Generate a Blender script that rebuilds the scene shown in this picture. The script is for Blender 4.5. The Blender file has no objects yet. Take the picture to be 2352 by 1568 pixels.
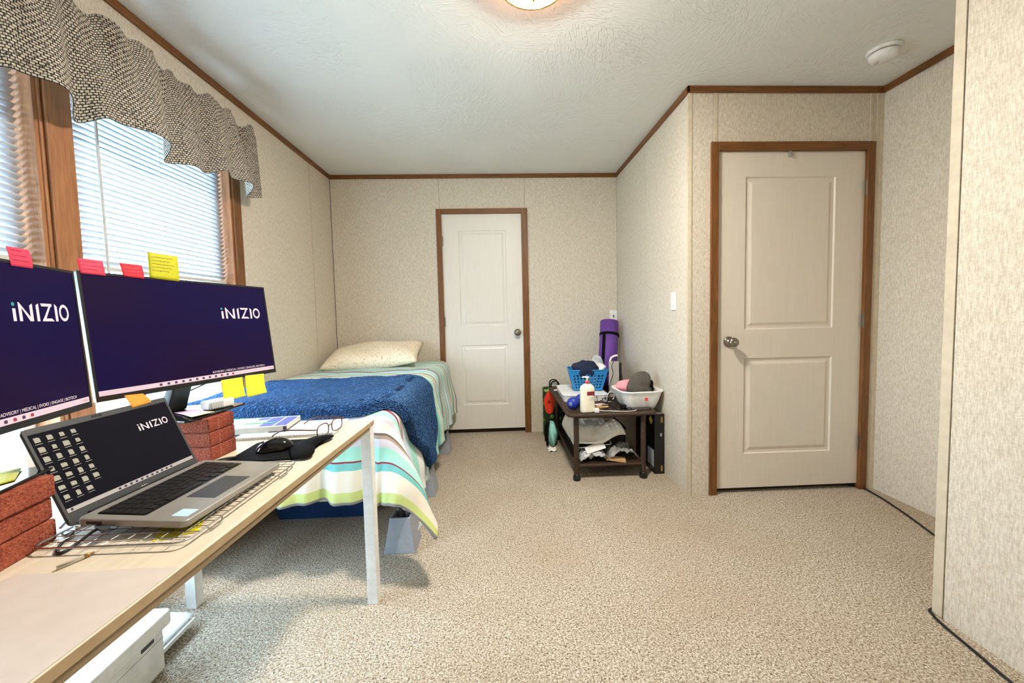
import bpy, bmesh, math, random
from mathutils import Vector, Matrix, noise as mnoise
random.seed(7)
R = math.radians
PI = math.pi
scene = bpy.context.scene
COL = scene.collection

# ---------------------------------------------------------------- camera
F_PX, PITCH, YAW, ROLL, SX, SY, CAM_H = 894.3223, 0.0566, 0.0412, 0.0222, 7.2461, -14.0931, 1.1474
def _cam_axis(x, y, z):
    c, s = math.cos(PITCH), math.sin(PITCH); y, z = c*y + s*z, -s*y + c*z
    c, s = math.cos(YAW), math.sin(YAW); x, y = c*x + s*y, -s*x + c*y
    return Vector((x, y, z))
cr, sr = math.cos(ROLL), math.sin(ROLL)
_r, _u, _f = _cam_axis(cr, 0, -sr), _cam_axis(sr, 0, cr), _cam_axis(0, 1, 0)
cam_data = bpy.data.cameras.new('camera')
cam_data.sensor_fit = 'HORIZONTAL'; cam_data.sensor_width = 36
cam_data.lens = F_PX/2352*36
cam_data.shift_x = -SX/2352; cam_data.shift_y = SY/2352
cam_data.clip_start = 0.05
cam = bpy.data.objects.new('camera', cam_data); COL.objects.link(cam)
m = Matrix.Identity(4)
for i in range(3):
    m[i][0], m[i][1], m[i][2] = _r[i], _u[i], -_f[i]
m[2][3] = CAM_H
cam.matrix_world = m
scene.camera = cam

# ---------------------------------------------------------------- world, exposure
SKY_STRENGTH = 14.5
LAMP_STRENGTH = 270.0
world = bpy.data.worlds.new('sky'); scene.world = world
world.use_nodes = True
nt = world.node_tree; nt.nodes.clear()
wo = nt.nodes.new('ShaderNodeOutputWorld'); bg = nt.nodes.new('ShaderNodeBackground')
bg.inputs['Color'].default_value = (0.60, 0.79, 1.0, 1); bg.inputs['Strength'].default_value = SKY_STRENGTH
nt.links.new(bg.outputs[0], wo.inputs[0])
vs = scene.view_settings
vs.view_transform = 'Standard'; vs.look = 'None'; vs.gamma = 1.0; vs.use_curve_mapping = False
vs.exposure = 0.6
scene.cycles.max_bounces = 7; scene.cycles.diffuse_bounces = 5; scene.cycles.glossy_bounces = 2; scene.cycles.transparent_max_bounces = 12
scene.cycles.use_adaptive_sampling = True; scene.cycles.adaptive_threshold = 0.10
scene.cycles.use_denoising = True
scene.cycles.caustics_reflective = False; scene.cycles.caustics_refractive = False
scene.cycles.sample_clamp_indirect = 8.0
def portal(name, y0, y1, z0, z1, x):
    l = bpy.data.lights.new(name, 'AREA'); l.shape = 'RECTANGLE'; l.size = z1-z0; l.size_y = y1-y0
    l.cycles.is_portal = True
    o = bpy.data.objects.new(name, l); COL.objects.link(o)
    o.location = (x, (y0+y1)/2, (z0+z1)/2); o.rotation_euler = (0, -PI/2, 0)

# ---------------------------------------------------------------- room numbers
XL, XR, XN, XP = -1.515, 1.139, 2.322, 1.590
YB, YD, YP, YR = 3.697, 2.297, 1.323, -1.30
H = 2.44
WZ0, WZ1 = 0.34, 2.12                                   # window opening heights
WIN = [(1.49, 2.335), (0.55, 1.395)]     # window openings along the left wall (Y)
REC = 0.065                                             # depth from wall face to blind

# ---------------------------------------------------------------- node helpers
def lin(c):
    f = lambda v: v/12.92 if v <= .04045 else ((v+.055)/1.055)**2.4
    return tuple(f(v/255) for v in c[:3]) + (1,)
MATS = {}
class NT:
    def __init__(s, name):
        s.m = bpy.data.materials.new(name); s.m.use_nodes = True; s.t = s.m.node_tree
        s.t.nodes.clear(); s.o = s.n('ShaderNodeOutputMaterial'); s.b = s.n('ShaderNodeBsdfPrincipled')
        s.l(s.b.outputs[0], s.o.inputs[0]); MATS[name] = s.m
    def n(s, t, **k):
        x = s.t.nodes.new(t)
        for a, v in k.items(): setattr(x, a, v)
        return x
    def l(s, a, b): s.t.links.new(a, b)
    def coord(s, kind='Object', scale=(1, 1, 1), rot=(0, 0, 0)):
        c = s.n('ShaderNodeTexCoord'); mp = s.n('ShaderNodeMapping')
        mp.inputs['Scale'].default_value = scale; mp.inputs['Rotation'].default_value = rot
        s.l(c.outputs[kind], mp.inputs['Vector']); return mp.outputs[0]
    def noise(s, vec, scale=5, detail=3, rough=.5, dist=0):
        x = s.n('ShaderNodeTexNoise'); x.inputs['Scale'].default_value = scale; x.inputs['Detail'].default_value = detail
        x.inputs['Roughness'].default_value = rough; x.inputs['Distortion'].default_value = dist
        s.l(vec, x.inputs['Vector']); return x.outputs['Fac']
    def ramp(s, fac, stops, interp='LINEAR'):
        x = s.n('ShaderNodeValToRGB'); cr_ = x.color_ramp; cr_.interpolation = interp
        while len(cr_.elements) < len(stops): cr_.elements.new(0.5)
        for e, (p, c) in zip(cr_.elements, stops): e.position = p; e.color = c if len(c) == 4 else tuple(c)+(1,)
        s.l(fac, x.inputs[0]); return x.outputs[0]
    def mix(s, fac, a, b, mode='MIX'):
        x = s.n('ShaderNodeMix', data_type='RGBA', blend_type=mode)
        if isinstance(fac, (int, float)): x.inputs[0].default_value = fac
        else: s.l(fac, x.inputs[0])
        for v, i in ((a, 6), (b, 7)):
            if isinstance(v, tuple): x.inputs[i].default_value = v
            else: s.l(v, x.inputs[i])
        return x.outputs[2]
    def math(s, op, a, b=None):
        x = s.n('ShaderNodeMath', operation=op)
        for v, i in ((a, 0), (b, 1)):
            if v is None: continue
            if isinstance(v, (int, float)): x.inputs[i].default_value = v
            else: s.l(v, x.inputs[i])
        return x.outputs[0]
    def bump(s, h, strength=.3, dist=.01):
        x = s.n('ShaderNodeBump'); x.inputs['Strength'].default_value = strength; x.inputs['Distance'].default_value = dist
        s.l(h, x.inputs['Height']); s.l(x.outputs[0], s.b.inputs['Normal'])
    def base(s, c):
        if isinstance(c, tuple): s.b.inputs['Base Color'].default_value = c
        else: s.l(c, s.b.inputs['Base Color'])
    def set(s, **k):
        for a, v in k.items(): s.b.inputs[a.replace('_', ' ')].default_value = v
def plain(name, rgb, rough=.5, metal=0, var=.08, nscale=30, bump=0, spec=.5, **k):
    t = NT(name); c = lin(rgb); v = t.coord()
    nz = t.noise(v, nscale, 3)
    t.base(t.ramp(nz, [(.3, tuple(x*(1-var) for x in c[:3])), (.7, tuple(min(1, x*(1+var)) for x in c[:3]))]))
    t.set(Roughness=rough, Metallic=metal); t.b.inputs['Specular IOR Level'].default_value = spec
    if bump: t.bump(t.noise(v, nscale*4, 2), bump, .002)
    t.set(**k); return t.m
def emis(name, rgb, strength, rough=.3, spec=.1):
    t = NT(name); c = lin(rgb); t.base((0.01, 0.01, 0.012, 1)); t.set(Roughness=rough); t.b.inputs['Specular IOR Level'].default_value = spec
    v = t.coord(); nz = t.noise(v, 3, 1)
    col = t.ramp(nz, [(.35, tuple(x*.92 for x in c[:3])), (.65, c[:3])])
    t.l(col, t.b.inputs['Emission Color']); t.b.inputs['Emission Strength'].default_value = strength
    return t.m

# ---------------------------------------------------------------- materials
def m_wall():
    t = NT('vinyl_panel')
    v1 = t.coord(scale=(260, 260, 42)); v2 = t.coord(scale=(70, 70, 300)); v3 = t.coord(scale=(2.2, 2.2, 1.4))
    a = t.noise(v1, 1, 2, .6); b = t.noise(v2, 1, 1, .5); c = t.noise(v3, 1, 1)
    s_ = t.math('ADD', t.math('MULTIPLY', a, .72), t.math('MULTIPLY', b, .28))
    col = t.ramp(s_, [(.34, lin((188, 178, 161))), (.5, lin((212, 204, 189))), (.66, lin((231, 225, 213)))])
    col = t.mix(t.math('MULTIPLY', c, .22), col, lin((200, 184, 158)))
    t.base(col); t.set(Roughness=.72); return t.m
def m_carpet():
    t = NT('carpet_pile')
    v = t.coord()
    a = t.noise(v, 165, 3, .62, .6); b = t.noise(v, 430, 2, .6); c = t.noise(v, 1.6, 3); d = t.noise(v, 70, 2, .5, .8)
    s_ = t.math('ADD', t.math('MULTIPLY', a, .62), t.math('MULTIPLY', b, .38))
    col = t.ramp(s_, [(.37, lin((74, 60, 46))), (.455, lin((164, 148, 128))), (.53, lin((212, 201, 184))), (.62, lin((250, 246, 238)))])
    col = t.mix(t.math('MULTIPLY', t.ramp(c, [(.38, (0, 0, 0, 1)), (.66, (1, 1, 1, 1))]), .28), col, lin((166, 142, 108)))
    t.base(col); t.set(Roughness=.95); t.b.inputs['Specular IOR Level'].default_value = .0
    t.bump(t.math('ADD', t.math('MULTIPLY', a, .7), t.math('MULTIPLY', d, .6)), .9, .012); return t.m
def m_ceiling():
    t = NT('stomped_ceiling'); v = t.coord()
    vo = t.n('ShaderNodeTexVoronoi', feature='F1'); vo.inputs['Scale'].default_value = 3.2
    t.l(v, vo.inputs['Vector'])
    # every stomp patch turns its ridges its own way
    mul = t.n('ShaderNodeVectorMath', operation='SCALE'); t.l(vo.outputs['Color'], mul.inputs[0]); mul.inputs['Scale'].default_value = 6.28
    rot = t.n('ShaderNodeVectorRotate', rotation_type='Z_AXIS'); t.l(v, rot.inputs['Vector'])
    sep = t.n('ShaderNodeSeparateXYZ'); t.l(mul.outputs[0], sep.inputs[0]); t.l(sep.outputs[0], rot.inputs['Angle'])
    mp = t.n('ShaderNodeMapping'); mp.inputs['Scale'].default_value = (16, 62, 1); t.l(rot.outputs[0], mp.inputs['Vector'])
    a = t.noise(mp.outputs[0], 1, 2, .5, 1.2)
    ridge = t.ramp(a, [(.50, (0, 0, 0, 1)), (.60, (1, 1, 1, 1))])
    msk = t.ramp(t.noise(v, 2.4, 2), [(.40, (.15, .15, .15, 1)), (.6, (1, 1, 1, 1))])
    h = t.math('MULTIPLY', ridge, msk)
    t.base(t.ramp(t.noise(v, 1.5, 2), [(.3, lin((226, 227, 223))), (.7, lin((232, 233, 230)))]))
    t.set(Roughness=.85); t.bump(h, .42, .006); return t.m
def m_wood(name, dark, light, axis=2, rough=.45, scale=1):
    t = NT(name); sc = [70*scale]*3; sc[axis] = 5*scale
    v = t.coord(scale=tuple(sc)); a = t.noise(v, 1, 4, .6, .6)
    sc2 = [400*scale]*3; sc2[axis] = 16*scale
    b = t.noise(t.coord(scale=tuple(sc2)), 1, 2)
    s_ = t.math('ADD', t.math('MULTIPLY', a, .65), t.math('MULTIPLY', b, .35))
    t.base(t.ramp(s_, [(.35, lin(dark)), (.65, lin(light))])); t.set(Roughness=rough); t.bump(s_, .12, .001); return t.m
def m_brick():
    t = NT('red_brick'); v = t.coord()
    a = t.noise(v, 9, 3); b = t.noise(v, 160, 3, .7); c = t.noise(t.coord(scale=(30, 30, 5)), 1, 2)
    col = t.ramp(t.math('ADD', t.math('MULTIPLY', a, .5), t.math('MULTIPLY', b, .5)), [(.38, lin((82, 30, 18))), (.5, lin((140, 58, 36))), (.62, lin((176, 92, 66)))])
    col = t.mix(t.ramp(c, [(.62, (0, 0, 0, 1)), (.72, (.45, .45, .45, 1))]), col, lin((205, 150, 128)))
    t.base(col); t.set(Roughness=.85); t.bump(b, .9, .006); return t.m
def m_valance():
    t = NT('woven_valance')
    v = t.coord('UV', (1, 1, 1))
    br = t.n('ShaderNodeTexBrick'); t.l(v, br.inputs['Vector'])
    br.offset = .5; br.inputs['Scale'].default_value = 1.0
    br.inputs['Brick Width'].default_value = .0135; br.inputs['Row Height'].default_value = .0095
    br.inputs['Mortar Size'].default_value = .0017; br.inputs['Mortar Smooth'].default_value = .25
    br.inputs['Color1'].default_value = lin((232, 222, 204)); br.inputs['Color2'].default_value = lin((214, 202, 184))
    br.inputs['Mortar'].default_value = lin((38, 36, 38))
    n_ = t.noise(t.coord('UV', (150, 60, 1)), 1, 3, .7)
    col = t.mix(t.ramp(n_, [(.54, (0, 0, 0, 1)), (.60, (.85, .85, .85, 1))]), br.outputs['Color'], lin((46, 44, 46)))
    n2 = t.noise(t.coord('UV', (60, 160, 1)), 1, 2, .7)
    col = t.mix(t.ramp(n2, [(.60, (0, 0, 0, 1)), (.66, (.7, .7, .7, 1))]), col, lin((226, 216, 198)))
    t.base(col); t.set(Roughness=.9); t.bump(br.outputs['Fac'], .3, .001)
    tr = t.n('ShaderNodeBsdfTranslucent'); t.l(col, tr.inputs['Color'])
    mx = t.n('ShaderNodeMixShader'); mx.inputs[0].default_value = .30
    t.l(t.b.outputs[0], mx.inputs[1]); t.l(tr.outputs[0], mx.inputs[2]); t.l(mx.outputs[0], t.o.inputs[0]); return t.m
def translucent(name, rgb, w=.4, rough=.6):
    t = NT(name); c = lin(rgb); v = t.coord()
    col = t.ramp(t.noise(v, 25, 2), [(.3, tuple(x*.95 for x in c[:3])), (.7, c[:3])])
    t.base(col); t.set(Roughness=rough)
    tr = t.n('ShaderNodeBsdfTranslucent'); t.l(col, tr.inputs['Color'])
    mx = t.n('ShaderNodeMixShader'); mx.inputs[0].default_value = w
    t.l(t.b.outputs[0], mx.inputs[1]); t.l(tr.outputs[0], mx.inputs[2]); t.l(mx.outputs[0], t.o.inputs[0]); return t.m
def m_attr(name, rough=.85, bump=0, bscale=300):
    t = NT(name); a = t.n('ShaderNodeVertexColor'); a.layer_name = 'dye'
    v = t.coord(); nz = t.noise(v, 700, 2)
    col = t.mix(t.math('MULTIPLY', nz, .10), a.outputs['Color'], (.25, .25, .25, 1))
    t.base(col); t.set(Roughness=rough); t.b.inputs['Specular IOR Level'].default_value = .2
    w = t.noise(t.coord(scale=(9, 9, 9)), 1, 3); t.bump(w, .35, .02); return t.m
def m_fleece():
    t = NT('blue_fleece'); v = t.coord()
    w = t.n('ShaderNodeTexNoise'); w.inputs['Scale'].default_value = 30; t.l(v, w.inputs['Vector'])
    vm = t.n('ShaderNodeVectorMath', operation='SCALE'); t.l(w.outputs['Color'], vm.inputs[0]); vm.inputs['Scale'].default_value = .03
    va = t.n('ShaderNodeVectorMath', operation='ADD'); t.l(v, va.inputs[0]); t.l(vm.outputs[0], va.inputs[1])
    vo = t.n('ShaderNodeTexVoronoi', feature='DISTANCE_TO_EDGE'); vo.inputs['Scale'].default_value = 75; t.l(va.outputs[0], vo.inputs['Vector'])
    d = t.ramp(vo.outputs['Distance'], [(0, (0, 0, 0, 1)), (.35, (1, 1, 1, 1))])
    n_ = t.noise(v, 240, 2)
    h = t.math('ADD', d, t.math('MULTIPLY', n_, .4))
    t.base(t.ramp(h, [(.15, lin((10, 30, 74))), (.9, lin((33, 78, 140)))]))
    t.set(Roughness=.95); t.b.inputs['Sheen Weight'].default_value = .6; t.b.inputs['Sheen Tint'].default_value = lin((120, 170, 220))
    t.b.inputs['Specular IOR Level'].default_value = .1
    t.bump(h, 1.0, .012); return t.m
def m_pillow():
    t = NT('floral_pillowcase'); v = t.coord()
    vo = t.n('ShaderNodeTexVoronoi'); vo.inputs['Scale'].default_value = 75; t.l(v, vo.inputs['Vector'])
    d = t.ramp(vo.outputs['Distance'], [(.20, (1, 1, 1, 1)), (.36, (0, 0, 0, 1))])
    k = t.math('MULTIPLY', d, t.ramp(t.noise(v, 40, 2), [(.42, (0, 0, 0, 1)), (.52, (1, 1, 1, 1))]))
    spot = t.ramp(t.noise(v, 22, 1), [(.42, lin((196, 140, 118))), (.55, lin((168, 150, 110)))])
    t.base(t.mix(k, lin((240, 228, 204)), spot)); t.set(Roughness=.9); t.bump(t.noise(v, 14, 3), .3, .015); return t.m
def m_wicker():
    t = NT('dark_wicker')
    v = t.coord(scale=(1, 1, 1))
    w = t.n('ShaderNodeTexWave', bands_direction='Z'); w.inputs['Scale'].default_value = 60; w.inputs['Distortion'].default_value = 1.5; t.l(v, w.inputs['Vector'])
    w2 = t.n('ShaderNodeTexWave', bands_direction='X'); w2.inputs['Scale'].default_value = 60; w2.inputs['Distortion'].default_value = 1.5; t.l(v, w2.inputs['Vector'])
    f = t.math('MULTIPLY', t.math('ADD', w.outputs['Fac'], w2.outputs['Fac']), .5)
    t.base(t.ramp(f, [(.2, lin((32, 22, 16))), (.75, lin((84, 62, 46)))])); t.set(Roughness=.5); t.bump(f, .5, .004); return t.m
def m_knit(name, rgb):
    t = NT(name); v = t.coord(); c = lin(rgb)
    w = t.n('ShaderNodeTexWave', bands_direction='X'); w.inputs['Scale'].default_value = 45; w.inputs['Distortion'].default_value = 2; t.l(v, w.inputs['Vector'])
    n_ = t.noise(v, 180, 2); f = t.math('ADD', t.math('MULTIPLY', w.outputs['Fac'], .5), t.math('MULTIPLY', n_, .5))
    t.base(t.ramp(f, [(.2, tuple(x*.6 for x in c[:3])), (.8, tuple(x*1.2 for x in c[:3]))])); t.set(Roughness=.95); t.bump(f, .6, .004); return t.m
def m_floral():
    t = NT('floral_bag_print'); v = t.coord()
    vo = t.n('ShaderNodeTexVoronoi'); vo.inputs['Scale'].default_value = 16; t.l(v, vo.inputs['Vector'])
    d = t.ramp(vo.outputs['Distance'], [(.0, lin((150, 176, 66))), (.42, lin((96, 130, 44))), (.46, lin((24, 44, 20)))])
    t.base(d); t.set(Roughness=.4); return t.m
def m_glass():
    t = NT('window_glass'); t.t.nodes.remove(t.b)
    tr = t.n('ShaderNodeBsdfTransparent'); tr.inputs[0].default_value = (.96, .98, .97, 1)
    gl = t.n('ShaderNodeBsdfGlossy'); gl.inputs['Roughness'].default_value = .02
    mx = t.n('ShaderNodeMixShader'); mx.inputs[0].default_value = .05; t.l(tr.outputs[0], mx.inputs[1]); t.l(gl.outputs[0], mx.inputs[2]); t.l(mx.outputs[0], t.o.inputs[0]); return t.m
def clear(name, rgb=(240, 245, 245), w=.5):
    t = NT(name); t.base(lin(rgb)); t.set(Roughness=.15)
    v = t.coord(); t.bump(t.noise(v, 40, 3), .6, .01)
    tr = t.n('ShaderNodeBsdfTransparent'); mx = t.n('ShaderNodeMixShader'); mx.inputs[0].default_value = w
    t.l(t.b.outputs[0], mx.inputs[1]); t.l(tr.outputs[0], mx.inputs[2]); t.l(mx.outputs[0], t.o.inputs[0]); return t.m
def m_screen():
    t = NT('monitor_screen'); t.base((.006, .006, .01, 1)); t.set(Roughness=.45); t.b.inputs['Specular IOR Level'].default_value = .04
    v = t.coord(scale=(1, 1, 1)); nz = t.noise(v, 2.5, 1)
    col = t.ramp(nz, [(.35, lin((24, 4, 78))), (.65, lin((38, 8, 60)))])
    t.l(col, t.b.inputs['Emission Color']); t.b.inputs['Emission Strength'].default_value = .42; return t.m

WALL, CARPET, CEIL = m_wall(), m_carpet(), m_ceiling()
TRIM = m_wood('oak_trim', (92, 54, 22), (136, 88, 42), 2)
TRIMH = m_wood('oak_trim_along_x', (92, 54, 22), (136, 88, 42), 0)
TRIMY = m_wood('oak_trim_along_y', (92, 54, 22), (136, 88, 42), 1)
JAMB = m_wood('window_casing_wood', (136, 86, 52), (178, 124, 82), 2)
DOOR = m_wood('door_paint', (219, 211, 198), (224, 217, 205), 2, .42)
DOORW = m_wood('door_paint_white', (226, 223, 216), (231, 228, 221), 2, .42)
STRIP = plain('vinyl_strip', (206, 195, 174), .6)
GAP = plain('dark_groove', (60, 46, 34), .9)
DESK = m_wood('birch_laminate', (214, 200, 177), (228, 216, 195), 1, .42, .5)
SHADEDEDGE = plain('shaded_birch_edge', (178, 156, 122), .5); SHADEDRAIL = plain('shaded_rail', (146, 126, 98), .5)  # shade on the sides turned from the window, put into the colour
WHITEMETAL = plain('white_metal', (236, 236, 234), .35)
WHITEPL = plain('white_plastic', (238, 238, 236), .38)
BLACKPL = plain('black_plastic', (18, 18, 20), .35)
BLACKGL = plain('glossy_black', (14, 14, 16), .08)
DARKGREY = plain('dark_grey_plastic', (62, 64, 68), .45)
SILVER = plain('silver_plastic', (172, 176, 178), .4, .2)
ALU = plain('brushed_aluminium', (164, 161, 155), .42, .45)
NICKEL = plain('satin_nickel', (150, 142, 130), .28, 1)
CHROME = plain('steel_wire', (190, 190, 188), .25, 1)
BRASS = plain('brass', (190, 150, 60), .25, 1)
SCREEN = m_screen()
SCR_LAP = emis('laptop_screen', (8, 8, 26), .3, spec=.03)
WHITEGLOW = emis('screen_white', (250, 225, 222), .85)
BARGLOW = emis('screen_taskbar', (238, 206, 210), .75)
ICONGLOW = emis('screen_icons', (205, 196, 170), .6)
ICONRED = emis('screen_icon_red', (190, 60, 80), .6)
ICONDARK = emis('screen_icon_dark', (90, 80, 110), .5)
TEALGLOW = emis('screen_teal', (70, 165, 160), .7)
INK = plain('ink', (120, 40, 60), .7); BRICK = m_brick(); VALANCE = m_valance(); FLEECE = m_fleece(); PILLOW = m_pillow(); WICKER = m_wicker()
SLAT = translucent('blind_slat', (206, 216, 228), .03)
SLATRAIL = plain('blind_rail', (200, 198, 190), .5)
VINYLWHITE = plain('white_vinyl', (230, 232, 232), .4)
GLASS = m_glass()
QUILT = m_attr('striped_cotton')
PINKNOTE = translucent('pink_note', (246, 86, 120), .45)
REDNOTE = translucent('red_note', (240, 62, 84), .45)
YELNOTE = translucent('yellow_note', (250, 240, 70), .35)
OLIVENOTE = translucent('lime_note', (214, 208, 40), .4)
ORGNOTE = translucent('orange_note', (252, 176, 60), .35)
CREAMNOTE = plain('cream_note', (250, 234, 180), .8); MAUVENOTE = plain('mauve_note', (226, 176, 204), .8)
PAPER = plain('paper', (240, 240, 240), .8); PAGEEDGE = plain('page_edges', (214, 210, 200), .8)
LAYERMAT = plain('added_pale_layer', (208, 196, 188), .6, var=.03)
MATTRESS = plain('mattress_ticking', (225, 222, 214), .8); FRAMEMETAL = plain('bed_metal', (60, 56, 52), .5, .4)
RISER = plain('grey_riser', (150, 156, 166), .5)
KEY = plain('key_black', (26, 26, 28), .45)
BLUEPL = plain('blue_plastic', (36, 128, 190), .4); BLUEDK = plain('dark_blue_plastic', (18, 58, 110), .45)
NAVY = plain('navy_fabric', (24, 34, 62), .95, bump=.5); PURPLE = plain('purple_foam', (104, 62, 150), .7, bump=.3)
PINKF = plain('pink_fabric', (240, 156, 168), .9); GREYHAT = m_knit('grey_knit', (92, 86, 78)); BLACKF = plain('black_fabric', (12, 12, 14), .95, spec=.15)
CREAMPL = plain('cream_plastic', (242, 236, 216), .35); MAROON = plain('maroon_print', (122, 34, 48), .5)
PUMPRED = plain('pump_collar', (196, 84, 92), .4)
WHITECLOTH = plain('white_cloth', (242, 238, 228), .95, bump=.3); TEALF = plain('teal_fabric', (150, 214, 204), .8)
GREENCAP = plain('green_cap', (30, 140, 70), .4); CLEARPL = clear('clear_plastic'); SMOKEPL = clear('smoky_plastic', (170, 172, 172), .35)
TAN = plain('kraft_card', (198, 160, 112), .8); YELLOWP = plain('yellow_print', (234, 206, 40), .6); GREYP = plain('grey_print', (170, 176, 184), .6)
REDP = plain('red_print', (214, 36, 40), .5); ORANGERED = plain('poppy_red', (232, 62, 34), .5); FLORAL = m_floral()
DBLUE = plain('dumbbell_vinyl', (28, 54, 158), .4); GREYPANEL = plain('grey_panel', (172, 168, 158), .6)
BOOKBLUE = plain('book_blue', (92, 98, 176), .5); BOOKWHITE = plain('book_cover', (226, 240, 240), .5); BOOKGREEN = plain('book_green', (70, 160, 110), .5)
TORTOISE = plain('tortoise_frame', (92, 40, 30), .3); LENS = clear('spectacle_lens', (235, 245, 245), .85)
CABLE = plain('black_cable', (14, 14, 16), .5); WCABLE = plain('white_cable', (232, 230, 224), .5)
GRASS = plain('gravel_and_grass', (190, 190, 180), .95, var=.2, nscale=4); PENBODY = clear('pen_body', (225, 215, 195), .45); GOLDTIP = plain('pen_tip', (176, 132, 66), .35, .6)

# ---------------------------------------------------------------- mesh helpers
class MB:
    def __init__(s): s.v = []; s.f = []; s.mi = []; s.uv = None; s.cur = 0
    def add(s, vs, fs):
        o = len(s.v); s.v += [tuple(v) for v in vs]
        for f in fs: s.f.append(tuple(i+o for i in f)); s.mi.append(s.cur)
        return s
    def box(s, x0, x1, y0, y1, z0, z1, M=None):
        vs = [(x, y, z) for z in (z0, z1) for y in (y0, y1) for x in (x0, x1)]
        if M is not None: vs = [tuple(M @ Vector(v)) for v in vs]
        return s.add(vs, [(0, 2, 3, 1), (4, 5, 7, 6), (0, 1, 5, 4), (2, 6, 7, 3), (0, 4, 6, 2), (1, 3, 7, 5)])
    def lathe(s, prof, n=24, c=(0, 0, 0), M=None, caps=True):
        vs = []; fs = []
        for r, z in prof:
            for k in range(n):
                a = 2*PI*k/n; vs.append((c[0]+r*math.cos(a), c[1]+r*math.sin(a), c[2]+z))
        for i in range(len(prof)-1):
            for k in range(n):
                k2 = (k+1) % n; fs.append((i*n+k, i*n+k2, (i+1)*n+k2, (i+1)*n+k))
        if caps: fs.append(tuple(reversed(range(n)))); fs.append(tuple(range((len(prof)-1)*n, len(prof)*n)))
        if M is not None: vs = [tuple(M @ Vector(v)) for v in vs]
        return s.add(vs, fs)
    def tube(s, pts, r=.003, n=8, closed=False, rr=None):
        P = [Vector(p) for p in pts]; N = len(P); up = None; vs = []; fs = []
        for i in range(N):
            if closed: d = P[(i+1) % N]-P[i-1]
            else: d = P[min(i+1, N-1)]-P[max(i-1, 0)]
            d.normalize()
            if up is None:
                up = Vector((0, 0, 1)) if abs(d.z) < .9 else Vector((1, 0, 0))
            up = up-d*up.dot(d)
            if up.length < 1e-6: up = Vector((1, 0, 0))-d*d.x
            up.normalize(); sd = d.cross(up); q = rr[i] if rr else r
            for k in range(n):
                a = 2*PI*k/n; vs.append(tuple(P[i]+(up*math.cos(a)+sd*math.sin(a))*q))
        for i in range(N if closed else N-1):
            j = (i+1) % N
            for k in range(n): fs.append((i*n+k, i*n+(k+1) % n, j*n+(k+1) % n, j*n+k))
        if not closed: fs.append(tuple(reversed(range(n)))); fs.append(tuple(range((N-1)*n, N*n)))
        return s.add(vs, fs)
    def prism(s, poly, z0, z1, M=None):
        n = len(poly); vs = [(x, y, z0) for x, y in poly]+[(x, y, z1) for x, y in poly]
        fs = [tuple(reversed(range(n))), tuple(range(n, 2*n))]+[(i, (i+1) % n, n+(i+1) % n, n+i) for i in range(n)]
        if M is not None: vs = [tuple(M @ Vector(v)) for v in vs]
        return s.add(vs, fs)
    def grid(s, fn, nu, nv, wrapu=False):
        vs = [fn(i/nu if wrapu else i/(nu-1), j/(nv-1)) for j in range(nv) for i in range(nu)]; fs = []
        for j in range(nv-1):
            for i in range(nu if wrapu else nu-1):
                i2 = (i+1) % nu; fs.append((j*nu+i, j*nu+i2, (j+1)*nu+i2, (j+1)*nu+i))
        return s.add(vs, fs)
    def mesh(s, name):
        me = bpy.data.meshes.new(name); me.from_pydata(s.v, [], s.f)
        for p, i in zip(me.polygons, s.mi): p.material_index = i
        me.update(); return me
def obj(name, mb, mat=None, parent=None, smooth=False, bevel=0, loc=None, rot=None, solid=0, sub=0, fix=True):
    me = mb.mesh(name) if isinstance(mb, MB) else mb
    if fix and isinstance(mb, MB):
        b = bmesh.new(); b.from_mesh(me); bmesh.ops.recalc_face_normals(b, faces=b.faces); b.to_mesh(me); b.free()
    if mat is not None:
        for x in (mat if isinstance(mat, (list, tuple)) else [mat]): me.materials.append(x)
    if smooth:
        me.polygons.foreach_set('use_smooth', [True]*len(me.polygons))
    o = bpy.data.objects.new(name, me); COL.objects.link(o)
    if parent is not None: o.parent = parent
    if loc is not None: o.location = loc
    if rot is not None: o.rotation_euler = rot
    if solid:
        q = o.modifiers.new('s', 'SOLIDIFY'); q.thickness = solid; q.offset = 0
    if bevel:
        q = o.modifiers.new('b', 'BEVEL'); q.width = bevel; q.segments = 2; q.limit_method = 'ANGLE'; q.angle_limit = R(40)
        me.polygons.foreach_set('use_smooth', [True]*len(me.polygons))
        w = o.modifiers.new('w', 'WEIGHTED_NORMAL'); w.keep_sharp = True
    if sub:
        q = o.modifiers.new('u', 'SUBSURF'); q.levels = sub; q.render_levels = sub
    return o
def share(o, parent, loc=None, rot=None):
    c = o.copy(); COL.objects.link(c); c.parent = parent
    if loc is not None: c.location = loc
    if rot is not None: c.rotation_euler = rot
    return c
def tag(o, label, cat=None, group=None, kind=None):
    o['label'] = label
    if cat: o['category'] = cat
    if group: o['group'] = group
    if kind: o['kind'] = kind
    return o
def thing(name, label, cat, loc=(0, 0, 0), rot=(0, 0, 0), group=None):
    o = bpy.data.objects.new(name, None); COL.objects.link(o); o.empty_display_size = .05
    o.location = loc; o.rotation_euler = rot; return tag(o, label, cat, group)
def struct(name, mb, mat, label, **k):
    o = obj(name, mb, mat, **k); return tag(o, label, kind='structure')
def bx(*a): return MB().box(*a)
def text_mesh(body, size, name='lettering', extrude=0.0, align='LEFT'):
    cu = bpy.data.curves.new(name, 'FONT'); cu.body = body; cu.size = size; cu.extrude = extrude; cu.align_x = align
    o = bpy.data.objects.new(name, cu); COL.objects.link(o)
    dg = bpy.context.evaluated_depsgraph_get(); me = bpy.data.meshes.new_from_object(o.evaluated_get(dg))
    bpy.data.objects.remove(o); me.name = name; return me
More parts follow.
